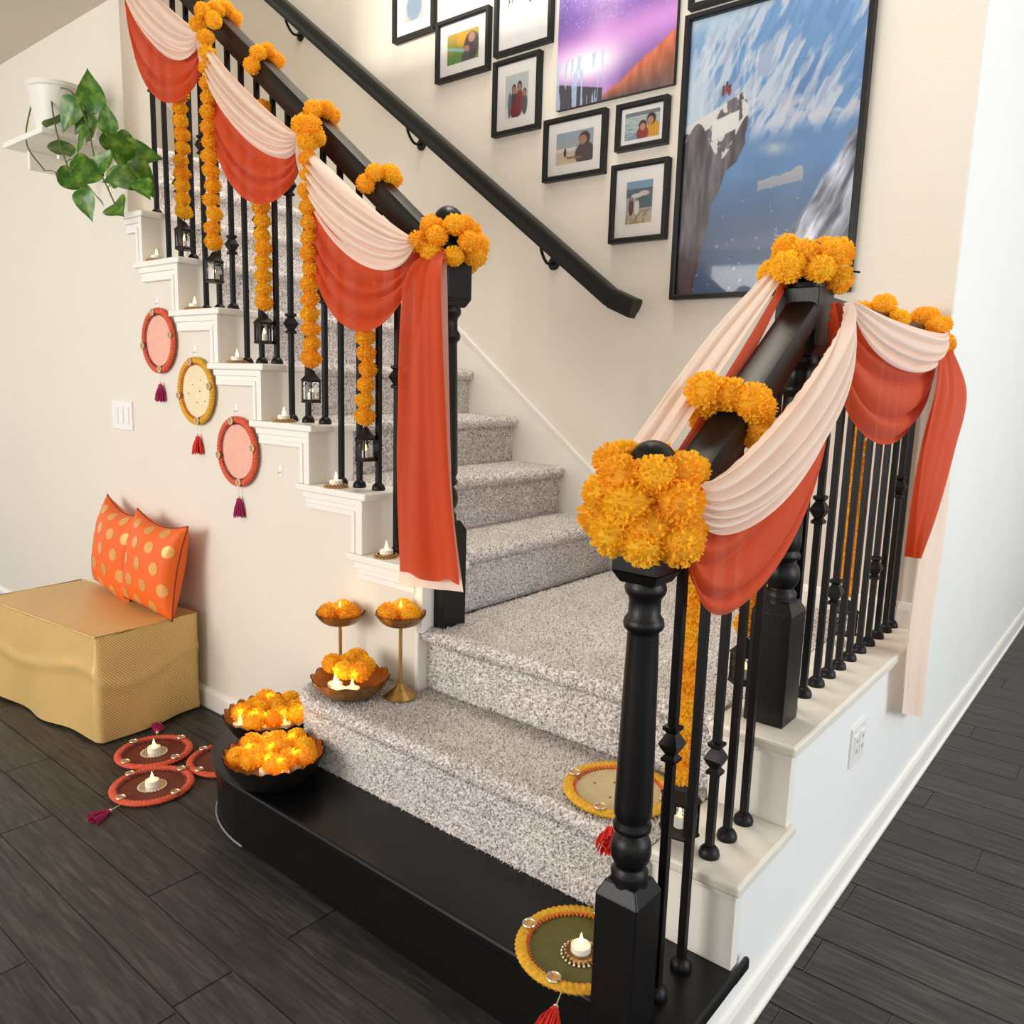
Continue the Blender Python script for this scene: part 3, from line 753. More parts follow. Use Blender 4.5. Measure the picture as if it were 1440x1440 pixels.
lwrap('marigold bunch where two swags meet, middle of the upper handrail', -1.60, 5, 0.030, 4)
lwrap('small marigold wrap on the handrail above the third hanging strand', -1.885, 5, 0.028)
lwrap('marigold bunch where two swags meet, higher on the upper handrail', -2.125, 5, 0.029, 3)
lwrap('marigold wrap at the top edge, highest on the upper handrail', -2.30, 5, 0.028)
tr_ = Vector((0, 1, 0.70))
c = (XR, -0.205, railz2(-0.205) - 0.03)
cluster('marigold wrap over the sloping rail between the two turned newels', wrap_pts(c, tr_, 0.054, -0.45, PI + 0.2, 5) + [Vector(c) + Vector((0.045, -0.03, 0.03)), Vector(c) + Vector((-0.03, -0.05, 0.045))], 0.035, c)
c = (XR, 0.58, 1.42)
cluster('small marigold wrap in the middle of the level landing rail', wrap_pts(c, (0, 1, 0), 0.052, -0.7, PI + 0.2, 5), 0.031, c)
c = (XR, 0.985, 1.425)
cluster('marigold bunch at the far end of the landing rail', wrap_pts(c, (0, 1, 0), 0.052, -0.7, PI + 0.2, 5) + [Vector(c) + Vector(q) for q in [(0.055, -0.045, 0.02), (0.055, 0.03, 0.03), (0.075, -0.01, -0.02), (0.06, 0.05, -0.025), (0.03, -0.02, 0.05), (0.07, -0.05, -0.035)]], 0.031, c)

LANT = []
def gl(label, top, bot, **k): strand(label, top, bot, **k)
YG = 0.042
gl('highest short marigold strand beside the wall corner', (-2.343, YG, 2.40), (-2.348, YG, 1.835))
gl('longest marigold strand, second from the top of the stairs', (-2.045, -0.028, 2.325), (-2.075, -0.005, 1.700))
gl('middle marigold strand showing below the second swag', (-1.859, YG, 2.10), (-1.864, YG, 1.497))
gl('long marigold strand from the mid rail bunch', (-1.520, -0.028, 1.925), (-1.550, -0.005, 1.315))
gl('lowest marigold strand of the upper flight, bent at its tip', (-1.341, YG, 1.70), (-1.352, YG, 1.150))
gl('marigold strand behind the nearest iron balusters', (-0.15, -0.182, 1.13), (-0.15, -0.190, 0.530), r=0.029, pitch=0.043)
gl('short marigold strand half hidden behind the landing newel', (-0.165, 0.095, 1.25), (-0.162, 0.108, 0.755))
gl('marigold strand behind the level landing balusters', (-0.15, 0.745, 1.38), (-0.148, 0.762, 0.72))

# ------------------------------------------------------------------ lanterns
def lantern(label, loc, h=0.075, r=0.030, rz=0.0, flame=True):
    g = thing('lantern', label, 'lantern', loc, 'small metal lanterns hung from the strands')
    g.rotation_euler = (0, 0, rz)
    n = 6
    MB().lathe([(r * 1.12, 0), (r * 1.15, 0.004), (r * 1.02, 0.010)], n).build('lantern_base', 'lantern_metal', g)
    MB().lathe([(r * 1.08, h - 0.012), (r * 1.16, h - 0.006), (r * 0.55, h + 0.012), (r * 0.35, h + 0.022), (r * 0.1, h + 0.026)], n).build('lantern_roof', 'lantern_metal', g)
    for i in range(n):
        a = 2 * PI * i / n; x, y = r * 1.0 * math.cos(a), r * 1.0 * math.sin(a)
        MB().box(x - 0.002, x + 0.002, y - 0.002, y + 0.002, 0.008, h - 0.008).build('lantern_post', 'lantern_metal', g)
        b = 2 * PI * (i + 1) / n; x2, y2 = r * math.cos(b), r * math.sin(b)
        MB().add([(x, y, 0.01), (x2, y2, 0.01), (x2, y2, h - 0.01), (x, y, h - 0.01)], [(0, 1, 2, 3)]).build('lantern_pane', 'pane_glass', g, fix=False)
        mx, my = (x + x2) / 2, (y + y2) / 2
        MB().tube([(x, y, h * .62), (mx, my, h * .78), (x2, y2, h * .62)], 0.0011, 4).build('lattice', 'lantern_metal', g)
    ring = [(0.007 * math.cos(2 * PI * i / 12), 0, h + 0.033 + 0.007 * math.sin(2 * PI * i / 12)) for i in range(12)]
    MB().tube(ring, 0.0013, 5, closed=True).build('lantern_ring', 'lantern_metal', g)
    MB().lathe([(0.011, 0.008), (0.011, 0.030), (0.009, 0.032), (0.001, 0.032)], 12).build('candle', 'candle_white', g, smooth=True)
    MB().lathe([(0.001, 0.031), (0.0045, 0.036), (0.003, 0.044), (0.0003, 0.052)], 8).build('flame_bulb', 'flame', g, smooth=True)
    return g
def under(x, y, zb, h=0.075): return (x, y, zb - h - 0.058)
lantern('small lantern under the highest strand by the wall corner', under(-2.352, YG, 1.835), rz=0.3)
lantern('small lantern under the longest strand on the upper flight', under(-2.075, -0.005, 1.700), rz=0.5)
lantern('silver glinting lantern under the middle strand', under(-1.862, YG, 1.497), rz=0.1)
lantern('bronze lantern under the mid rail strand', under(-1.550, -0.005, 1.315), rz=0.4)
lantern('lowest lantern of the upper flight, lit candle inside', under(-1.352, YG, 1.150), rz=0.2)
lantern('dark lantern resting near the lower white tread behind balusters', (-0.150, -0.186, 0.401), h=0.08, r=0.036, rz=0.2)
lantern('dark lit lantern half hidden behind the landing newel', under(-0.162, 0.108, 0.755), rz=0.4)
lantern('lantern hanging behind the level landing balusters', under(-0.148, 0.762, 0.72), r=0.034, rz=0.1)

# ------------------------------------------------------------------ tea lights
tl_cup = MB().lathe([(0.0001, 0), (0.0175, 0), (0.0180, 0.002), (0.0180, 0.0145), (0.0165, 0.0155), (0.012, 0.0145), (0.0001, 0.014)], 20).mesh('cup', 'candle_white', True)
tl_flame = MB().lathe([(0.0001, 0), (0.0042, 0.003), (0.0050, 0.008), (0.0032, 0.015), (0.0012, 0.022), (0.0001, 0.026)], 10).mesh('flame_bulb', 'flame', True)
warm_flame = MB().lathe([(0.0001, 0), (0.0042, 0.003), (0.0050, 0.008), (0.0032, 0.015), (0.0012, 0.022), (0.0001, 0.026)], 10).mesh('flame_bulb', 'bulb_warm', True)
def tealight(label, loc, group, warm=False, s=1.0):
    g = thing('tea_light', label, 'tea light', loc, group); g.scale = (s, s, s)
    link('cup', tl_cup, g); link('flame_bulb', warm_flame if warm else tl_flame, g, loc=(0, 0, 0.0135))
    if warm:
        l = bpy.data.lights.new('tea_light_glow', 'POINT'); l.energy = 0.03; l.color = (1.0, 0.72, 0.34); l.shadow_soft_size = 0.008
        lo = bpy.data.objects.new('tea_light_glow', l); COL.objects.link(lo); lo.parent = g; lo.location = (0, 0, 0.045)
    return g
bead_me = MB().sphere((0, 0, 0), 0.0030, 8, 6).mesh('bead', 'bead_gold', True)
bead_pe = MB().sphere((0, 0, 0), 0.0028, 8, 6).mesh('bead', 'bead_pearl', True)
def holder(label, loc, R=0.034, pearl=False, group='beaded tea light holders'):
    g = thing('candle_holder', label, 'candle holder', loc, group)
    MB().lathe([(0.0001, 0), (R * .85, 0), (R * .9, 0.003), (R * .62, 0.006), (R * .58, 0.010), (R * .5, 0.010), (R * .5, 0.005), (0.0001, 0.005)], 20).build('dish', 'antique_brass', g, smooth=True)
    for j, (rr, z, n) in enumerate([(R, 0.003, 24), (R * .82, 0.008, 20)]):
        for i in range(n):
            a = 2 * PI * i / n; link('bead', bead_pe if pearl and j == 0 else bead_me, g, loc=(rr * math.cos(a), rr * math.sin(a), z))
    return g
names = {4: 'lowest white tread beside the rust tail', 5: 'second white tread from the bottom of the upper flight', 6: 'third white tread of the upper flight', 7: 'fourth white tread of the upper flight', 8: 'fifth white tread of the upper flight', 9: 'sixth white tread of the upper flight'}
for k, x, y in [(4, -1.245, 0.03), (5, -1.462, 0.018), (6, -1.732, 0.022), (7, -1.995, 0.022), (8, -2.255, 0.02), (9, -2.515, 0.02)]:
    holder('beaded brass holder on the ' + names[k], (x, y, k * RI), 0.036)
    tealight('tea light on the ' + names[k], (x, y, k * RI + 0.0055), 'tea lights on the white treads', s=1.1)

# ------------------------------------------------------------------ round mirror-work discs with tassels
def tassel(mb_parent, p, dirv, mat, L=0.055, cord=0.035):
    """cord, bead, head and strands hanging from p along dirv"""
    p = Vector(p); d = Vector(dirv).normalized()
    MB().tube([p, p + d * cord], 0.0011, 5).build('cord', 'bead_pearl', mb_parent)
    t = bpy.data.objects.new('tassel', None); COL.objects.link(t); t.parent = mb_parent; t.empty_display_size = 0.02
    MB().sphere(tuple(p + d * (cord + 0.003)), 0.0055, 10, 8).build('bead', 'bead_pearl', t, smooth=True)
    MB().sphere(tuple(p + d * (cord + 0.014)), 0.0092, 10, 8).build('tassel_head', mat, t, smooth=True)
    side = d.cross(Vector((0.3, 0.5, 0.81))).normalized(); s2 = d.cross(side)
    st = MB(); q = p + d * (cord + 0.016)
    for i in range(60):
        a = random.uniform(0, 6.28); rr = math.sqrt(random.random())
        o1 = (side * math.cos(a) + s2 * math.sin(a)) * 0.008 * rr; o2 = (side * math.cos(a) + s2 * math.sin(a)) * 0.023 * rr
        e = random.uniform(.9, 1.05)
        st.tube([q + o1, q + o2 * .8 + d * L * .45, q + o2 + d * L * e], 0.0017, 4)
    st.build('strands', mat, t)['kind'] = 'stuff'
def disc_thing(label, loc, rot, disc, rope, inner, tass=None, tdir=(0, -1, 0), tlen=0.055, group='round tasselled mirror-work discs', R=0.118, tang=None, spots=0):
    """disc lies in local XY, face +Z; local -Y is where the tassel hangs"""
    g = thing('rangoli_disc', label, 'ornament', loc, group); g.rotation_euler = rot
    MB().lathe([(0.0001, 0), (R * .96, 0), (R * .96, 0.0045), (0.0001, 0.0045)], 48).build('disc', disc, g)
    # rope rim: wrapped yarn with ridges
    def rope_fn(u, v):
        a = 2 * PI * u; b = 2 * PI * v
        rr = 0.0115 * (1 + 0.13 * math.sin(60 * a + 2 * b)); c = R - 0.0085
        return ((c + rr * math.cos(b)) * math.cos(a), (c + rr * math.cos(b)) * math.sin(a), 0.0075 + 0.72 * rr * math.sin(b))
    mb = MB(); nu, nv = 240, 8
    vs_ = [rope_fn(i / nu, j / nv) for i in range(nu) for j in range(nv)]
    mb.add(vs_, [(i * nv + j, ((i + 1) % nu) * nv + j, ((i + 1) % nu) * nv + (j + 1) % nv, i * nv + (j + 1) % nv) for i in range(nu) for j in range(nv)])
    mb.build('rope_rim', rope, g, smooth=True, fix=False)
    lace = MB()
    for i in range(72):
        a = 2 * PI * i / 72; c = R * .80
        lace.tube([(c * math.cos(a), c * math.sin(a), 0.006), ((c + .006) * math.cos(a + .05), (c + .006) * math.sin(a + .05), 0.010), ((c + .012) * math.cos(a + .02), (c + .012) * math.sin(a + .02), 0.010)], 0.0025, 5)
    lace.build('lace_trim', inner, g, smooth=True)
    for i in range(4):
        a = PI / 2 * i + 0.18; x, y = R * .90 * math.cos(a), R * .90 * math.sin(a)
        m = MB().lathe([(0.0001, 0), (0.0125, 0), (0.0125, 0.003), (0.0001, 0.0032)], 18).build('medallion', 'lace_gold', g, loc=(x, y, 0.0155))
        rg = [(0.0125 * math.cos(2 * PI * q / 18), 0.0125 * math.sin(2 * PI * q / 18), 0.003) for q in range(18)]
        MB().tube(rg, 0.0019, 6, closed=True).build('medallion_ring', 'mirror', m, smooth=True)
    for i in range(spots):
        a = 2.4 * i; q = R * .2 + R * .07 * i
        MB().lathe([(0.0001, 0), (0.0028, 0), (0.0028, 0.001), (0.0001, 0.001)], 8).build('sequin', 'antique_brass', g, loc=(q * math.cos(a), q * math.sin(a), 0.0048))
    if tass:
        d = Vector(tdir).normalized()
        tassel(g, d * (R + 0.002) + Vector((0, 0, 0.006)), d, tass, tlen)
    return g
WALLROT = (PI / 2, 0, 0)     # local +Z faces -Y, local +Y is up
disc_thing('peach disc with coral rim and magenta tassel, topmost on the wall', (-2.478, 0.002, 1.378), WALLROT, 'peach_disc', 'yarn_coral', 'lace_plum', 'tassel_magenta')
disc_thing('cream disc with yellow rim and red tassel, middle one on the wall', (-2.222, 0.002, 1.198), WALLROT, 'cream_disc', 'yarn_yellow', 'yarn_orange', 'tassel_red', spots=6)
disc_thing('peach disc with coral rim and magenta tassel, lowest on the wall', (-1.965, 0.002, 1.000), WALLROT, 'peach_disc', 'yarn_coral', 'lace_plum', 'tassel_magenta')
for (x, z, lab) in [(-2.500, 1.520, 'clear adhesive hook holding the topmost wall disc'), (-2.240, 1.340, 'clear adhesive hook holding the cream wall disc'), (-1.984, 1.142, 'clear adhesive hook holding the lowest wall disc'), (-1.736, 0.954, 'empty clear adhesive hook below the third white tread')]:
    h = thing('wall_hook', lab, 'hook', (x, 0.01, z), 'clear adhesive wall hooks')
    MB().box(-0.008, 0.008, -0.002, 0.0, -0.018, 0.018).build('hook_plate', 'hook_clear', h, bevel=0.0008)
    MB().tube([(0, -0.002, -0.002), (0, -0.010, -0.008), (0, -0.013, -0.004)], 0.0025, 8).build('hook_arm', 'hook_clear', h, smooth=True)
d1 = disc_thing('rust floor disc with coral rim touching the gold ottoman', (-1.995, -0.325, 0.001), (0, 0, 0), 'rust_disc', 'yarn_coral', 'lace_plum', 'tassel_magenta', tdir=(-0.85, 0.5, 0), tlen=0.04)
d2 = disc_thing('rust floor disc nearest the camera with a magenta tassel', (-1.783, -0.438, 0.001), (0, 0, 0), 'rust_disc', 'yarn_coral', 'lace_plum', 'tassel_magenta', tdir=(0.32, -0.95, 0), tlen=0.05)
d3 = disc_thing('rust floor disc tucked beside the black step', (-1.775, -0.195, 0.001), (0, 0, 0), 'rust_disc', 'yarn_coral', 'lace_plum', None)
d4 = disc_thing('sand coloured disc with yellow rim lying on the carpeted step', (-0.335, -0.11, H2 + CT + 0.006), (0, 0, 0), 'sand_disc', 'yarn_yellow', 'yarn_orange', 'tassel_red', tdir=(0.44, -0.9, 0), spots=6)
d5 = disc_thing('olive disc with yellow rim lying on the black bottom step', (-0.258, -0.362, H1 + 0.001), (0, 0, 0), 'olive_disc', 'yarn_yellow', 'yarn_orange', 'tassel_red', tdir=(0.35, -0.93, 0), spots=3)
for lab, p in [('on the disc touching the ottoman', (-1.995, -0.325)), ('on the floor disc nearest the camera', (-1.783, -0.438))]:
    c = thing('candle_coaster', 'round silver lace coaster ' + lab, 'coaster', (p[0], p[1], 0.0056), 'silver lace coasters on the floor discs')
    MB().lathe([(0.0001, 0), (0.040, 0), (0.041, 0.002), (0.030, 0.0035), (0.0001, 0.0035)], 30).build('coaster_plate', 'mirror', c, smooth=True)
    for i in range(26):
        link('bead', bead_pe, c, loc=(0.040 * math.cos(2 * PI * i / 26), 0.040 * math.sin(2 * PI * i / 26), 0.002))
    tealight('white tea light with a pointed flame ' + lab, (p[0], p[1], 0.0092), 'tea lights on the floor discs', s=1.15)
holder('pearl edged brass holder on the olive disc', (-0.245, -0.372, H1 + 0.0056), 0.036, pearl=True)
tealight('lit tea light on the olive disc by the nearest newel', (-0.245, -0.372, H1 + 0.0112), 'tea lights on the floor discs', s=1.05)

# ------------------------------------------------------------------ bowls of marigolds
def bowl_mesh(R, H, n=72, petals=14, foot=0.35, th=0.003, wav=0.06):
    """petal-rimmed bowl, inner and outer surfaces"""
    def pt(a, t, inner):
        r = R * (foot + (1 - foot) * (t ** 0.62)); z = H * t ** 1.55
        k = t ** 5; s = abs(math.sin(a * petals / 2))
        r += k * R * wav * (s - .5); z += k * H * .16 * s
        if inner: r -= th; z += th * (1 - t) + 0.0005
        return (r * math.cos(a), r * math.sin(a), z)
    return pt
def bowl(label, loc, R, H, outer, inner, petals=14, foot=0.35, group='petal rimmed bowls', name='flower_bowl', parent=None):
    g = parent or thing(name, label, 'bowl', loc, group)
    off = (0, 0, 0) if not parent else loc
    pt = bowl_mesh(R, H, petals=petals, foot=foot); n = 84; m = 12
    for inn, mat, nm in [(False, outer, 'bowl_shell'), (True, inner, 'bowl_lining')]:
        mb = MB(); vs_ = [tuple(Vector(pt(2 * PI * i / n, j / (m - 1), inn)) + Vector(off)) for j in range(m) for i in range(n)]
        fs = [(j * n + i, j * n + (i + 1) % n, (j + 1) * n + (i + 1) % n, (j + 1) * n + i) for j in range(m - 1) for i in range(n)] + [tuple(range(n))]
        mb.add(vs_, fs); mb.build(nm, mat, g, smooth=True, angle=60, fix=False)
    return g
def fill(c, R, H, n, r, lab, grp, zf=0.55, flat=0.85):
    """marigolds heaped in a bowl at c"""
    out = []; i = 0
    for k in range(n):
        rr = R * 0.77 * math.sqrt((k + 0.3) / n); a = k * 2.39996 + c[0] * 50
        p = Vector((c[0] + rr * math.cos(a), c[1] + rr * math.sin(a), c[2] + H * zf + r * .84 + (1 - (rr / R) ** 2) * r * .7 + (0.009 if rr > R * .55 else 0)))
        o = bloom(None, p, r * random.uniform(.92, 1.08), flat, name='marigold_bloom')
        tag(o, lab, 'flower', grp); out.append(p)
    return out
BA = (-1.245, -0.365, H1); BB = (-1.478, -0.213, H1); BC = (-1.19, -0.150, H2 + CT + 0.004)
bowl('black bowl with gilded petal rim full of marigolds, nearest on the black step', BA, 0.130, 0.075, 'bowl_black', 'bowl_gold', 22)
bowl('black bowl with gilded petal rim further back against the carpeted step', BB, 0.138, 0.075, 'bowl_black', 'bowl_gold', 22)
bowl('coppery brass bowl on the carpeted step', BC, 0.108, 0.05, 'antique_brass', 'bowl_gold', 12)
fill(BA, 0.130, 0.075, 14, 0.031, 'marigold head heaped in the nearest black bowl', 'marigolds in the nearest bowl')
fill(BB, 0.138, 0.075, 14, 0.031, 'marigold head heaped in the black bowl further back', 'marigolds in the back bowl')
fill((BC[0] - 0.012, BC[1] + 0.008, BC[2]), 0.088, 0.05, 6, 0.034, 'marigold head in the brass bowl on the carpeted step', 'marigolds in the brass bowl')
def bowl_lights(c, spots, lab, grp, z):
    for dx, dy in spots: tealight(lab, (c[0] + dx, c[1] + dy, c[2] + z), grp, warm=True, s=1.15)
bowl_lights(BA, [(0.05, -0.055), (0.075, 0.015), (-0.045, -0.05), (0.0, -0.015), (-0.01, 0.06), (0.09, -0.04), (-0.07, 0.02)], 'tea light glowing among the marigolds of the nearest bowl', 'tea lights in the nearest bowl', 0.056)
bowl_lights(BB, [(-0.02, -0.095), (0.02, -0.075), (0.075, -0.01), (0.05, -0.055), (-0.06, 0.035), (0.09, 0.04)], 'tea light glowing among the marigolds of the back bowl', 'tea lights in the back bowl', 0.054)
bowl_lights(BC, [(0.03, -0.068), (0.058, -0.042), (-0.005, -0.05)], 'tea light glowing in the brass bowl on the carpeted step', 'tea lights in the brass bowl', 0.030)

def pedestal(label, loc, hs, R, flab, grp):
    g = thing('pedestal_bowl', label, 'candle stand', loc, 'brass pedestal bowls')
    MB().lathe([(0.0001, 0), (0.047, 0), (0.048, 0.003), (0.043, 0.006), (0.040, 0.010), (0.034, 0.013), (0.030, 0.018), (0.022, 0.022), (0.014, 0.031), (0.008, 0.036), (0.0001, 0.036)], 32).build('pedestal_foot', 'brass', g, smooth=True, angle=30)
    MB().lathe([(0.0055, 0.030), (0.0052, 0.06), (0.0052, hs)], 14).build('pedestal_stem', 'brass', g, smooth=True)
    bowl('', (0, 0, hs), R, 0.032, 'antique_brass', 'bowl_gold', 8, 0.3, parent=g)
    c = (loc[0], loc[1], loc[2] + hs)
    for i in range(3):
        a = 2 * PI * i / 3 + 2.2
        o = bloom(None, (c[0] + R * .46 * math.cos(a), c[1] + R * .46 * math.sin(a), c[2] + 0.040), 0.032, 0.88, name='marigold_bloom')
        tag(o, flab, 'flower', grp)
    tealight('tea light between the flowers of the ' + grp.split(' on the ')[1], (c[0], c[1], c[2] + 0.034), 'tea lights in the pedestal bowls', warm=True, s=0.95)
pedestal('slim brass pedestal bowl standing clear beside the white wall end', (-1.078, -0.066, H2 + CT + 0.006), 0.205, 0.070, 'marigold head in the pedestal bowl beside the wall end', 'marigolds on the right pedestal bowl')
pedestal('slim brass pedestal bowl behind the brass bowl of marigolds', (-1.345, -0.062, H2 + CT + 0.006), 0.150, 0.072, 'marigold head in the pedestal bowl behind the brass bowl', 'marigolds on the left pedestal bowl')

# ------------------------------------------------------------------ ottoman and cushions
ot = thing('ottoman', 'box ottoman under a draped gold brocade cloth against the wall', 'ottoman', (-2.60, -0.262, 0)); ot.rotation_euler = (0, 0, 0.10)
OX, OY, OH = 0.395, 0.192, 0.378
MB().box(-OX + .012, OX - .012, -OY + .012, OY - .012, 0.0, OH - 0.012).build('ottoman_body', 'gold_brocade', ot, bevel=0.01)
def cloth_side(u, v):
    # u runs round the perimeter, v from top rim to hem
    per = [(-OX, -OY), (OX, -OY), (OX, OY), (-OX, OY), (-OX, -OY)]
    Ls = [2 * OX, 2 * OY, 2 * OX, 2 * OY]; tot = sum(Ls); s = (u % 1.0) * tot; i = 0
    while i < 3 and s > Ls[i]: s -= Ls[i]; i += 1
    t = s / Ls[i]; a = per[i]; b = per[i + 1]
    x = a[0] + (b[0] - a[0]) * t; y = a[1] + (b[1] - a[1]) * t
    nx, ny = [(0, -1), (1, 0), (0, 1), (-1, 0)][i]
    f = 0.004 * math.sin(23 * u * tot + 4 * v) + 0.008 * math.sin(14 * u * tot + 1.3) * v ** 1.5 + 0.012 * v * (1 if i in (0, 1) else 0.1)
    # rumple: a sagging horizontal fold on the visible end
    f += 0.006 * math.exp(-((v - 0.42 - 0.08 * math.sin(5 * t)) / 0.05) ** 2) * (1 if i in (0, 1) else 0)
    if i == 2: f = 0.0
    return (x + nx * f, y + ny * f, OH - (OH - 0.010) * v + 0.003 * math.sin(30 * u))
MB().grid(160, 24, cloth_side, closed_u=True).build('cloth_skirt', 'gold_brocade', ot, smooth=True, angle=180, fix=False)
MB().grid(30, 20, lambda u, v: (-OX + 2 * OX * u, -OY + 2 * OY * v, OH + 0.0035 * math.sin(9 * u + 6 * v) * math.sin(PI * u) * math.sin(PI * v) + 0.001)).build('cloth_top', 'gold_brocade', ot, smooth=True, angle=180, fix=False)
rim = [(-OX, -OY, OH), (OX, -OY, OH), (OX, OY, OH), (-OX, OY, OH)]
MB().tube(rim, 0.0045, 6, closed=True).build('cloth_edge', 'gold_brocade', ot, smooth=True)

def cushion(label, loc, rot, S=0.17, T=0.07):
    g = thing('cushion', label, 'cushion', loc, 'orange dotted silk cushions'); g.rotation_euler = rot
    n = 40
    def shape(u, v, sgn):
        x, y = 2 * u - 1, 2 * v - 1
        pin = 1 - (0.20 if y > 0 else 0.07) * (1 - x * x) * abs(y) ** 2; pin2 = 1 - 0.13 * (1 - y * y) * abs(x) ** 2
        h = T * ((1 - x * x) * (1 - y * y)) ** 0.42
        h += 0.003 * math.sin(9 * x + 4 * y) * (1 - x * x) * (1 - y * y)
        return (S * x * pin2, sgn * h, S * y * pin)
    mb = MB(); mb.grid(n, n, lambda u, v: shape(u, v, -1)); mb.grid(n, n, lambda u, v: shape(u, v, 1))
    me = mb.mesh('cushion_cover', 'dotted_silk', True, 180)
    # woven gold dots and orange ground as print
    co = np.array(mb.v); x, z = co[:, 0] / S, co[:, 2] / S
    o = link('cushion_cover', me, g)
    ca = me.color_attributes.new('Col', 'FLOAT_COLOR', 'POINT')
    base = np.array(lin((234, 98, 6))); dot = np.array(lin((214, 156, 84)))
    colr = np.tile(base, (len(co), 1))
    ca.data.foreach_set('color', np.c_[colr, np.ones(len(co))].astype(np.float32).reshape(-1))
    # woven dots: thin raised discs following the cover
    for iy in range(-2, 3):
        for ix in range(-2, 3):
            px, pz = (ix + 0.5 * (iy % 2)) * 0.56, iy * 0.41
            if abs(px) > .86 or abs(pz) > .86: continue
            vs_ = []; q = 14
            def pp(ax, az):
                P = shape((ax + 1) / 2, (az + 1) / 2, -1); return (P[0], P[1] - 0.0009, P[2])
            ring = [pp(max(-.97, min(.97, px + 0.135 * math.cos(2 * PI * i / q))), max(-.97, min(.97, pz + 0.135 * math.sin(2 * PI * i / q)))) for i in range(q)]
            mid = [pp(max(-.97, min(.97, px + 0.06 * math.cos(2 * PI * i / q))), max(-.97, min(.97, pz + 0.06 * math.sin(2 * PI * i / q)))) for i in range(q)]
            vs_ = ring + mid + [pp(px, pz)]
            fs = [(i, (i + 1) % q, q + (i + 1) % q, q + i) for i in range(q)] + [(q + i, q + (i + 1) % q, 2 * q) for i in range(q)]
            MB().add(vs_, fs).build('woven_dot', 'dot_gold', o, smooth=True, angle=180, fix=False)
    edge = []
    for (u0, v0, u1, v1) in [(0, 0, 1, 0), (1, 0, 1, 1), (1, 1, 0, 1), (0, 1, 0, 0)]:
        for i in range(14): t = i / 14; edge.append(shape(u0 + (u1 - u0) * t, v0 + (v1 - v0) * t, 1))
    MB().tube(edge, 0.0028, 6, closed=True).build('seam_piping', 'piping_dark', g, smooth=True)
    return g
simple('dot_gold', (222, 160, 88), 0.38, metal=0.3, var=0.12, scale=300)
cushion('orange silk cushion with gold dots, left one leaning on the wall', (-2.70, -0.092, 0.560), (math.radians(-9), math.radians(6), math.radians(-4)), 0.182)
cushion('orange silk cushion with gold dots, right one overlapping its neighbour', (-2.375, -0.108, 0.556), (math.radians(-10), math.radians(4), math.radians(2)), 0.176)

# ------------------------------------------------------------------ switch plates
sw = thing('light_switch', 'white triple rocker light switch on the wall above the ottoman', 'light switch', (-2.822, 0.01, 1.083))
MB().box(-0.088, 0.088, -0.006, 0, -0.058, 0.058).build('wall_plate', 'plastic_white', sw, bevel=0.002)
for i in (-1, 0, 1):
    MB().box(i * 0.047 - 0.017, i * 0.047 + 0.017, -0.0095, -0.005, -0.034, 0.034).build('rocker', 'plastic_white', sw, bevel=0.0012)
ou = thing('power_outlet', 'white wall outlet low on the guard wall below the landing', 'outlet', (-0.022, 0.524, 0.382))
MB().box(0, 0.006, -0.056, 0.056, -0.052, 0.052).build('wall_plate', 'plastic_white', ou, bevel=0.002)
for i in (-1, 1):
    s_ = MB().box(0.005, 0.009, i * 0.024 - 0.017, i * 0.024 + 0.017, -0.03, 0.03).build('socket', 'plastic_white', ou, bevel=0.0015)
    for zz in (-0.014, 0.014):
        MB().box(0.0088, 0.0094, i * 0.024 - 0.006, i * 0.024 - 0.003, zz - 0.005, zz + 0.005).box(0.0088, 0.0094, i * 0.024 + 0.003, i * 0.024 + 0.006, zz - 0.005, zz + 0.005).build('slot', 'slot_dark', s_)

# ------------------------------------------------------------------ pictures
def lerp(a, b, t): return a + (b - a) * t
def vnoise(x, y, seed):
    def h(i, j):
        v = np.sin(i * 127.1 + j * 311.7 + seed * 74.7) * 43758.5453; return v - np.floor(v)
    i, j = np.floor(x), np.floor(y); fx, fy = x - i, y - j
    fx = fx * fx * (3 - 2 * fx); fy = fy * fy * (3 - 2 * fy)
    return (h(i, j) * (1 - fx) + h(i + 1, j) * fx) * (1 - fy) + (h(i, j + 1) * (1 - fx) + h(i + 1, j + 1) * fx) * fy
def fbm(x, y, s, o=4):
    r = 0; a = .5
    for k in range(o): r = r + a * vnoise(x * 2 ** k, y * 2 ** k, s + k); a *= .5
    return r / (1 - .5 ** o)
class Img:
    def __init__(s, w, h, nx):
        s.nx = nx; s.ny = max(8, int(nx * h / w))
        u, v = np.meshgrid(np.linspace(0, 1, s.nx), np.linspace(0, 1, s.ny)); s.u, s.v = u, v
        s.c = np.zeros((s.ny, s.nx, 3))
    def fill(s, col): s.c[:] = np.array(col) / 255.; return s
    def grad(s, bot, top):
        t = s.v[..., None]; s.c = np.array(bot) / 255. * (1 - t) + np.array(top) / 255. * t; return s
    def mask(s, m, col, a=1.0):
        m = np.clip(m, 0, 1)[..., None] * a; col = np.array(col) / 255. if not (isinstance(col, np.ndarray) and col.ndim == 3) else col
        s.c = s.c * (1 - m) + col * m; return s
    def ell(s, cx, cy, rx, ry, col, soft=0.15):
        d = ((s.u - cx) / rx) ** 2 + ((s.v - cy) / ry) ** 2
        return s.mask((1 + soft - d) / (2 * soft), col)
    def rect(s, x0, x1, y0, y1, col): return s.mask(((s.u >= x0) & (s.u <= x1) & (s.v >= y0) & (s.v <= y1)).astype(float), col)
    def person(s, cx, base, h, cloth, hair=(30, 24, 22), skin=(178, 128, 100)):
        w = h * .2
        s.ell(cx, base + h * .36, w, h * .40, cloth); s.ell(cx, base + h * .80, w * .62, h * .16, hair); s.ell(cx, base + h * .77, w * .46, h * .12, skin); return s
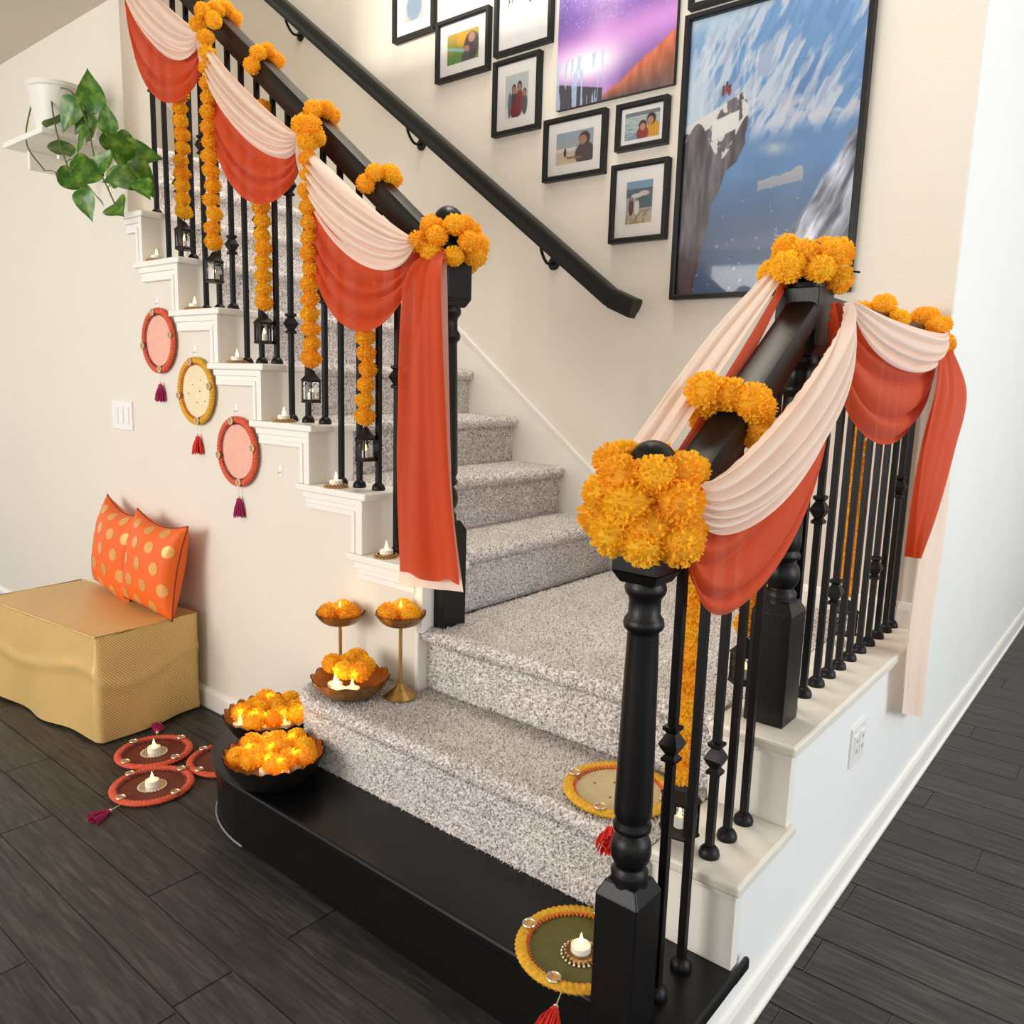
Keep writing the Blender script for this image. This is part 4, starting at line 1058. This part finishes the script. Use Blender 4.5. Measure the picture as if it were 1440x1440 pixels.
def print_plane(name, img, w, h, mat, parent, y):
    nx, ny = img.nx, img.ny
    vs_ = [((u - .5) * w, y, (v - .5) * h) for u, v in zip(img.u.ravel(), img.v.ravel())]
    fs = [(j * nx + i, j * nx + i + 1, (j + 1) * nx + i + 1, (j + 1) * nx + i) for j in range(ny - 1) for i in range(nx - 1)]
    me = bpy.data.meshes.new(name); me.from_pydata(vs_, [], fs); me.update(); me.materials.append(MATS[mat])
    c = np.clip(img.c, 0, 1); c = np.where(c <= .04045, c / 12.92, ((c + .055) / 1.055) ** 2.4).reshape(-1, 3)
    ca = me.color_attributes.new('Col', 'FLOAT_COLOR', 'POINT')
    ca.data.foreach_set('color', np.c_[c, np.ones(len(c))].astype(np.float32).reshape(-1))
    return link(name, me, parent)
def frame_ring(w, h, fw, d):
    mb = MB(); a, b = w / 2, h / 2
    P = lambda q, yy: [(-q[0], yy, -q[1]), (q[0], yy, -q[1]), (q[0], yy, q[1]), (-q[0], yy, q[1])]
    rings = [P((a, b), 0), P((a, b), -d), P((a - fw * .8, b - fw * .8), -d), P((a - fw, b - fw), -d + 0.004), P((a - fw, b - fw), -0.004)]
    vs_ = sum(rings, []); fs = []
    for r_ in range(len(rings) - 1):
        for i in range(4): fs.append((r_ * 4 + i, r_ * 4 + (i + 1) % 4, r_ * 4 + 4 + (i + 1) % 4, r_ * 4 + 4 + i))
    return mb.add(vs_, fs)
def picture(label, x0, x1, z0, z1, img_fn, mat_in=0.045, fw=0.018, d=0.026, nx=70, mats='photo_print', glass=False):
    w, h = x1 - x0, z1 - z0
    g = thing('framed_photo', label, 'picture frame', ((x0 + x1) / 2, YB, (z0 + z1) / 2), 'framed pictures on the stair wall')
    frame_ring(w, h, fw, d).build('frame', 'frame_black', g, bevel=0.0008)
    iw, ih = w - 2 * fw, h - 2 * fw
    if mat_in > 0:
        MB().box(-iw / 2, iw / 2, -0.0125, -0.004, -ih / 2, ih / 2).build('mat_board', 'mat_board', g)
    pw, ph_ = iw - 2 * mat_in, ih - 2 * mat_in
    img = Img(pw, ph_, nx); img_fn(img)
    print_plane('photo', img, pw, ph_, mats, g, -0.0130 if mat_in > 0 else -0.010)
    MB().add([(-iw / 2, -0.016, -ih / 2), (iw / 2, -0.016, -ih / 2), (iw / 2, -0.016, ih / 2), (-iw / 2, -0.016, ih / 2)], [(0, 1, 2, 3)]).build('glass', 'pane_glass', g, fix=False)
    return g
def im1(s): s.grad((200, 196, 190), (214, 220, 226)); s.ell(.5, .3, .4, .3, (150, 166, 190)); s.ell(.42, .68, .13, .12, (196, 150, 128)); s.ell(.62, .68, .13, .12, (190, 146, 126))
def im2(s):
    s.grad((110, 130, 60), (200, 170, 60)); s.mask(((s.u * .6 + .2 - s.v) > 0).astype(float), (96, 150, 70)); s.ell(.55, .75, .25, .25, (226, 170, 40), .5)
    s.mask((np.abs(s.v - .55 + s.u * .35) < .05).astype(float), (150, 190, 200)); s.ell(.78, .45, .24, .45, (70, 60, 66)); s.ell(.78, .72, .11, .16, (196, 146, 120)); s.ell(.62, .35, .1, .15, (190, 140, 116)); s.ell(.6, .12, .14, .2, (90, 80, 84))
def im3(s):
    s.grad((238, 240, 240), (190, 184, 176))
    for i in range(9): s.rect(.05 + i * .1, .11 + i * .1, .45, .95, (84 + 10 * (i % 3), 78, 70)) if i % 2 == 0 else s.rect(.05 + i * .1, .1 + i * .1, .5, .9, (140, 136, 128))
    s.mask((fbm(s.u * 14, s.v * 6, 3) > .55).astype(float), (236, 238, 238), .6)
    s.rect(.1, .6, .42, .52, (240, 240, 238))
def im4(s):
    s.grad((200, 204, 208), (196, 204, 206)); s.mask((s.v < .2 + .1 * np.sin(s.u * 9)).astype(float), (230, 230, 232))
    s.person(.38, .05, .75, (66, 70, 84)); s.person(.62, .05, .8, (140, 40, 56)); s.ell(.45, .15, .2, .2, (130, 34, 60)); s.person(.85, .05, .6, (90, 90, 96)); s.ell(.2, .3, .08, .3, (110, 116, 120))
def im5(s):
    s.grad((226, 204, 168), (164, 180, 196)); s.mask((s.v > .45).astype(float), (150, 170, 186), .55); s.mask((np.abs(s.v - .45) < .05).astype(float), (226, 222, 214))
    s.ell(.78, .25, .26, .36, (86, 78, 84)); s.ell(.76, .72, .15, .22, (70, 58, 56)); s.ell(.72, .68, .11, .15, (176, 132, 110)); s.ell(.25, .36, .035, .14, (56, 52, 56)); s.mask((np.abs(s.v - .22 + .1 * s.u) < .035).astype(float) * (s.u > .3) * (s.u < .7), (150, 110, 92))
def im6(s):
    s.grad((120, 156, 176), (186, 190, 184)); s.mask((fbm(s.u * 6, s.v * 24, 5) > .52).astype(float), (214, 220, 214), .6); s.mask((s.v > .85).astype(float), (120, 130, 140))
    s.ell(.82, .25, .2, .34, (214, 160, 40)); s.ell(.76, .66, .13, .22, (44, 34, 32)); s.ell(.74, .6, .09, .16, (196, 140, 110)); s.ell(.52, .18, .17, .26, (150, 50, 50)); s.ell(.52, .48, .11, .19, (46, 36, 34)); s.ell(.52, .42, .08, .14, (200, 146, 118))
def im7(s):
    s.grad((206, 188, 156), (120, 158, 190)); s.mask((s.v > .62).astype(float) * (s.v < .82), (70, 92, 104), .8); s.mask((s.v > .36).astype(float) * (s.v < .62) * (s.u > .4), (70, 90, 96), .9)
    s.mask((fbm(s.u * 10, s.v * 10, 9) > .55).astype(float) * (s.v < .32), (168, 146, 116)); s.person(.2, .22, .5, (90, 60, 56)); s.person(.42, .22, .48, (220, 220, 220)); s.ell(.68, .7, .2, .06, (210, 196, 186)); s.ell(.4, .66, .22, .05, (220, 214, 210))
def im8(s): s.fill((150, 160, 170))
def imgalaxy(s):
    s.grad((120, 60, 80), (92, 70, 150))
    n = fbm(s.u * 5, s.v * 5, 21); col = np.array([70, 52, 124]) / 255. + n[..., None] * np.array([.35, .25, .4])
    s.c = s.c * .2 + col * .8
    band = np.exp(-((s.u - .42 - .10 * (s.v - .5)) / .16) ** 2); s.mask(band * .55 * (.6 + .6 * fbm(s.u * 9, s.v * 9, 4)), (226, 190, 232))
    s.mask(np.exp(-((s.v - .30 - .10 * s.u) / .13) ** 2) * .8, (220, 150, 222))
    s.mask(np.exp(-((s.v - .24) / .10) ** 2 - ((s.u - .26) / .30) ** 2) * 1.1, (254, 250, 254))
    ridge = .015 + .30 * np.clip((s.u - .36) / .64, 0, 1) + .03 * (fbm(s.u * 7, s.v * 0, 8) - .5)
    m = np.clip((ridge - s.v) / .03, 0, 1) * np.clip((s.u - .38) / .06, 0, 1); n2 = fbm(s.u * 26, s.v * 8, 13); tt = np.clip(s.v / np.maximum(ridge, .03), 0, 1)[..., None]
    s.mask(m, np.clip((np.array([92, 72, 72]) * (1 - tt) + np.array([214, 104, 62]) * tt) / 255. + (n2[..., None] - .5) * .22, 0, 1))
    m2 = (s.v < .16 - .2 * s.u) & (s.u < .42); s.mask(m2.astype(float), (60, 58, 74))
    s.mask(((s.v < .30) & (s.u < .42) & (fbm(s.u * 30, s.v * 3, 17) > .5)).astype(float), (176, 196, 226), .8)
    st = rng.random(s.u.shape) > .985; s.mask(st.astype(float) * (s.v > .45), (236, 226, 246), .8)
def immountain(s):
    base = fbm(s.u * 3.0, s.v * 3.0, 31, 5); s.grad((84, 122, 172), (132, 182, 230))
    s.c += (base[..., None] - .5) * .22
    # pale granite faces of the far valley, streaked up to the right
    al = s.u * .62 + s.v * .78; ac = -s.u * .78 + s.v * .62 + .05 * fbm(s.u * 6, s.v * 6, 43)
    g1 = fbm(al * 7, ac * 24, 35, 6); big_ = fbm(s.u * 3.2 + 1, s.v * 3.2, 47, 3)
    s.mask(np.clip((g1 * .9 + big_ * .45 - .645) / .09, 0, 1) * np.clip((s.v - .52) / .06, 0, 1) * np.clip((s.u + s.v * .6 - .42) / .2, 0, 1) * .85, (226, 230, 238))
    s.mask(np.clip((fbm(al * 9, ac * 40, 36, 4) - .5) / .1, 0, 1) * np.clip((s.v - .5) / .1, 0, 1) * .3, (96, 134, 190))
    g2 = fbm(s.u * 8 + 3, s.v * 16, 77, 4); s.mask(np.clip((g2 - .46) / .08, 0, 1) * np.clip((s.u - .52) / .1, 0, 1) * np.clip((s.v - .545) / .04, 0, 1) * np.clip((.70 - s.v) / .06, 0, 1) * .75, (224, 222, 230))
    s.mask(np.exp(-((s.u - .06) / .10) ** 2) * (s.v > .6) * np.clip((.95 - s.v) / .2, 0, 1) * .8, (232, 242, 248))
    s.mask(np.clip((fbm(s.u * 60, s.v * 3, 12, 2) - .55) / .1, 0, 1) * (s.u < .42) * (s.v > .6) * (s.v < .9) * .35, (240, 246, 250))
    s.mask(np.clip((s.v - .9) / .1, 0, 1) * np.clip((.5 - s.u) / .3, 0, 1), (196, 222, 240))
    # clouds and meadow
    s.mask(np.exp(-((s.u - .56) / .09) ** 2 - ((s.v - .50 + .04 * (s.u - .5)) / .022) ** 2) * (fbm(s.u * 20, s.v * 30, 6) + .3), (196, 206, 210))
    nz = fbm(s.u * 17, s.v * 23, 71); s.mask(((np.abs(s.u - .60) < .15 - .05 * nz) & (np.abs(s.v - .385 - .09 * (s.u - .6)) < .034 * nz + .006)).astype(float), (198, 194, 194), .9)
    # forest floor lower middle
    s.mask(np.clip((.42 - s.v) / .2, 0, 1) * .75, (66, 92, 128)); fl_ = fbm(s.u * 43 + 5.3, s.v * 57 + 9.1, 16.3, 3); s.mask(((fl_ > .79) & (s.v < .33)).astype(float), (196, 206, 220), .7)
    # pale rock slope lower right
    lim = .60 + (s.v - .12) * .88; m = np.clip((s.u - lim + .05 * (fbm(s.u * 9, s.v * 9, 52) - .5)) / .03, 0, 1) * np.clip((s.v - .05) / .06, 0, 1)
    rk = fbm(al * 8, ac * 34, 55, 5); s.mask(m * (s.v < .6), np.clip((np.array([158, 164, 180]) / 255.)[None, None] + (rk[..., None] - .5) * 1.3, 0, 1))
    # dark cliff on the left with a pale overhanging top
    edge = np.interp(s.v, [0, .2, .31, .376, .448, .472, .52, .6, .66, .72], [.10, .16, .19, .24, .28, .33, .37, .385, .39, .34]) + .012 * (fbm(s.v * 30, s.u * 0, 61) - .5) * 2
    top = .625 + .10 * s.u / .4
    m = (s.u < edge) & (s.v < top); n4 = fbm(s.u * 26, s.v * 7, 88, 5)
    s.mask(m.astype(float), np.clip(np.array([104, 98, 106])[None, None] / 255. * (.3 + 1.3 * n4[..., None]), 0, 1))
    mm = m & (s.v > .56 + .07 * np.sin(s.u * 20)) ; n5 = fbm(s.u * 18, s.v * 22, 19, 4); s.mask(mm.astype(float) * np.clip((n5 - .40) / .06, 0, 1), (236, 234, 230))
    s.mask(((s.u > .17) & (s.u < .33) & (s.v > .575 + .2 * (s.u - .25)) & (s.v < .64 + .15 * (s.u - .25))).astype(float), (240, 240, 236))
    s.mask(np.clip((.20 - s.v) / .18, 0, 1) * m, (70, 30, 42), .6)
    for i, q in enumerate((.225, .245, .262)):
        s.ell(q, .725 + .012 * (i % 2), .010, .016, (150, 60, 60)); s.ell(q, .742 + .012 * (i % 2), .006, .007, (60, 40, 40))
picture('portrait frame with two people in pale clothes, highest at the top edge', -2.345, -2.094, 2.712, 3.03, im1, fw=0.018, mat_in=0.05)
picture('landscape frame with yellow leaves and green grass behind two people', -2.078, -1.784, 2.494, 2.73, im2, mat_in=0.042)
picture('bright frame with vertical grey bars, cut by the top edge', -1.755, -1.473, 2.528, 2.88, im3, mat_in=0.035)
picture('portrait frame of two people in dark and crimson on snow', -1.755, -1.520, 2.230, 2.509, im4, mat_in=0.042)
picture('landscape frame of a beach selfie in grey', -1.491, -1.211, 2.024, 2.248, im5, mat_in=0.038)
picture('smallest frame with two faces and a yellow jacket before the sea', -1.167, -0.960, 2.087, 2.245, im6, mat_in=0.016)
picture('portrait frame of figures on rocks by the water, lowest small frame', -1.176, -0.944, 1.771, 2.042, im7, mat_in=0.045)
picture('black frame cut off by the top edge above the mountain poster', -0.905, -0.60, 2.492, 2.80, im8, mat_in=0.04)
big = picture('tall framed poster of a cliff ledge above a blue mountain valley', -0.910, -0.304, 1.562, 2.474, immountain, mat_in=0.0, fw=0.017, d=0.03, nx=300)
cv = thing('canvas_print', 'frameless purple night sky print with orange hills', 'canvas print', (-1.193, YB, 2.56), 'framed pictures on the stair wall')
MB().box(-0.247, 0.247, -0.018, 0, -0.285, 0.285).build('stretcher', 'frame_black', cv)
im = Img(0.494, 0.57, 220); imgalaxy(im); print_plane('printed_face', im, 0.494, 0.57, 'canvas_print', cv, -0.0188)

# ------------------------------------------------------------------ pothos plant
pp = thing('pothos_plant', 'trailing green pothos with heart shaped leaves hanging in front of the wall', 'plant', (-2.86, -0.16, 2.12))
PO = Vector((-2.86, -0.16, 2.12))
MB().lathe([(0.0001, 0), (0.075, 0), (0.088, 0.10), (0.096, 0.155), (0.102, 0.16), (0.102, 0.175), (0.092, 0.175), (0.086, 0.15), (0.0001, 0.15)], 32).build('pot', 'pot_white', pp, smooth=True, angle=40)
MB().lathe([(0.0001, 0.152), (0.086, 0.151)], 24).build('soil', 'soil', pp)
sh = thing('wall_shelf', 'small white wall shelf carrying the pothos pot', 'shelf', (-2.93, 0.01, 2.12))
MB().box(-0.2, 0.17, -0.27, 0, -0.02, -0.0005).build('shelf_board', 'white_trim', sh, bevel=0.002)
MB().box(-0.16, -0.14, -0.2, 0, -0.09, -0.02).build('shelf_bracket', 'white_trim', sh, bevel=0.002)
MB().box(0.11, 0.13, -0.2, 0, -0.09, -0.02).build('shelf_bracket', 'white_trim', sh, bevel=0.002)
def leaf_mesh(seed):
    r_ = random.Random(seed); n = 12
    def fn(u, v):
        w = (0.92 * math.sin(PI * min(1, v * 1.02) ** 0.62)) * 0.42 * (1.06 - 0.35 * v) if v < 1 else 0
        x = (2 * u - 1) * max(0.0, w)
        y = v - 0.10 * (1 - v) * (abs(2 * u - 1)) ** 1.0 * (1 if v < .3 else max(0, 1 - (v - .3) * 4))
        z = 0.16 * abs(x) * 1.2 - 0.22 * v * v + 0.02 * math.sin(8 * v + r_.random())
        return (x, y, z)
    return MB().grid(9, n, fn).mesh('leaf', 'pothos_leaf', True, 180)
LEAF = [leaf_mesh(i) for i in range(3)]
lv = [(-2.585, -0.129, 2.218, 0.103), (-2.617, -0.165, 2.16, 0.077), (-2.608, -0.144, 2.121, 0.088), (-2.627, -0.172, 2.084, 0.077), (-2.44, -0.175, 2.104, 0.067), (-2.536, -0.108, 2.089, 0.077), (-2.453, -0.102, 2.087, 0.062), (-2.304, -0.2, 1.992, 0.088), (-2.347, -0.131, 2.019, 0.093), (-2.29, -0.128, 1.941, 0.098), (-2.192, -0.219, 1.873, 0.088), (-2.417, -0.156, 1.925, 0.077), (-2.511, -0.2, 1.94, 0.093), (-2.671, -0.157, 2.021, 0.072), (-2.631, -0.177, 1.873, 0.082), (-2.647, -0.118, 1.913, 0.077), (-2.389, -0.176, 1.826, 0.098), (-2.139, -0.204, 1.857, 0.067), (-2.481, -0.163, 1.979, 0.072), (-2.654, -0.189, 2.184, 0.093), (-2.736, -0.181, 2.079, 0.093), (-2.903, -0.108, 1.993, 0.088), (-2.767, -0.191, 2.155, 0.093)]
vines = [[(-2.80, -0.18, 2.28), (-2.66, -0.19, 2.23), (-2.58, -0.18, 2.12), (-2.53, -0.18, 1.99), (-2.46, -0.17, 1.88), (-2.42, -0.17, 1.83)],
         [(-2.79, -0.14, 2.28), (-2.62, -0.15, 2.17), (-2.48, -0.15, 2.06), (-2.36, -0.16, 2.0), (-2.26, -0.18, 1.92), (-2.2, -0.2, 1.88)],
         [(-2.82, -0.20, 2.28), (-2.74, -0.22, 2.12), (-2.70, -0.2, 1.98), (-2.64, -0.18, 1.90)],
         [(-2.90, -0.22, 2.28), (-2.93, -0.25, 2.1), (-2.91, -0.2, 2.0)]]
vp = []
for c_ in vines:
    P = curve_pts(c_, 24); vp += P
    MB().tube([p - PO for p in P], 0.0028, 6).build('vine', 'vine_stem', pp, smooth=True)
for i, (x, y, z, s) in enumerate(lv):
    c_ = Vector((x, y, z)); near = min(vp, key=lambda p: (p - c_).length)
    base = c_ + (near - c_).normalized() * min(s * .5, (near - c_).length)
    MB().tube([near - PO, (near + base) / 2 - PO + Vector((0, 0, .008)), base - PO], 0.0016, 5).build('petiole', 'vine_stem', pp, smooth=True)
    o = link('leaf', LEAF[i % 3], pp, loc=base - PO)
    dirv = (c_ - near); dirv = (dirv.normalized() if dirv.length > .02 else Vector((random.uniform(-1, 1), 0, -.4))) + Vector((random.uniform(-.4, .4), random.uniform(-.5, .1), random.uniform(-.7, .1)))
    yv = dirv.normalized(); face = Vector((0.7 + random.uniform(-.4, .3), -0.65, 0.3 + random.uniform(-.3, .4))); xv = yv.cross(face).normalized(); zv = xv.cross(yv)
    o.rotation_euler = Matrix((xv, yv, zv)).transposed().to_euler(); o.scale = (s * 1.35,) * 3
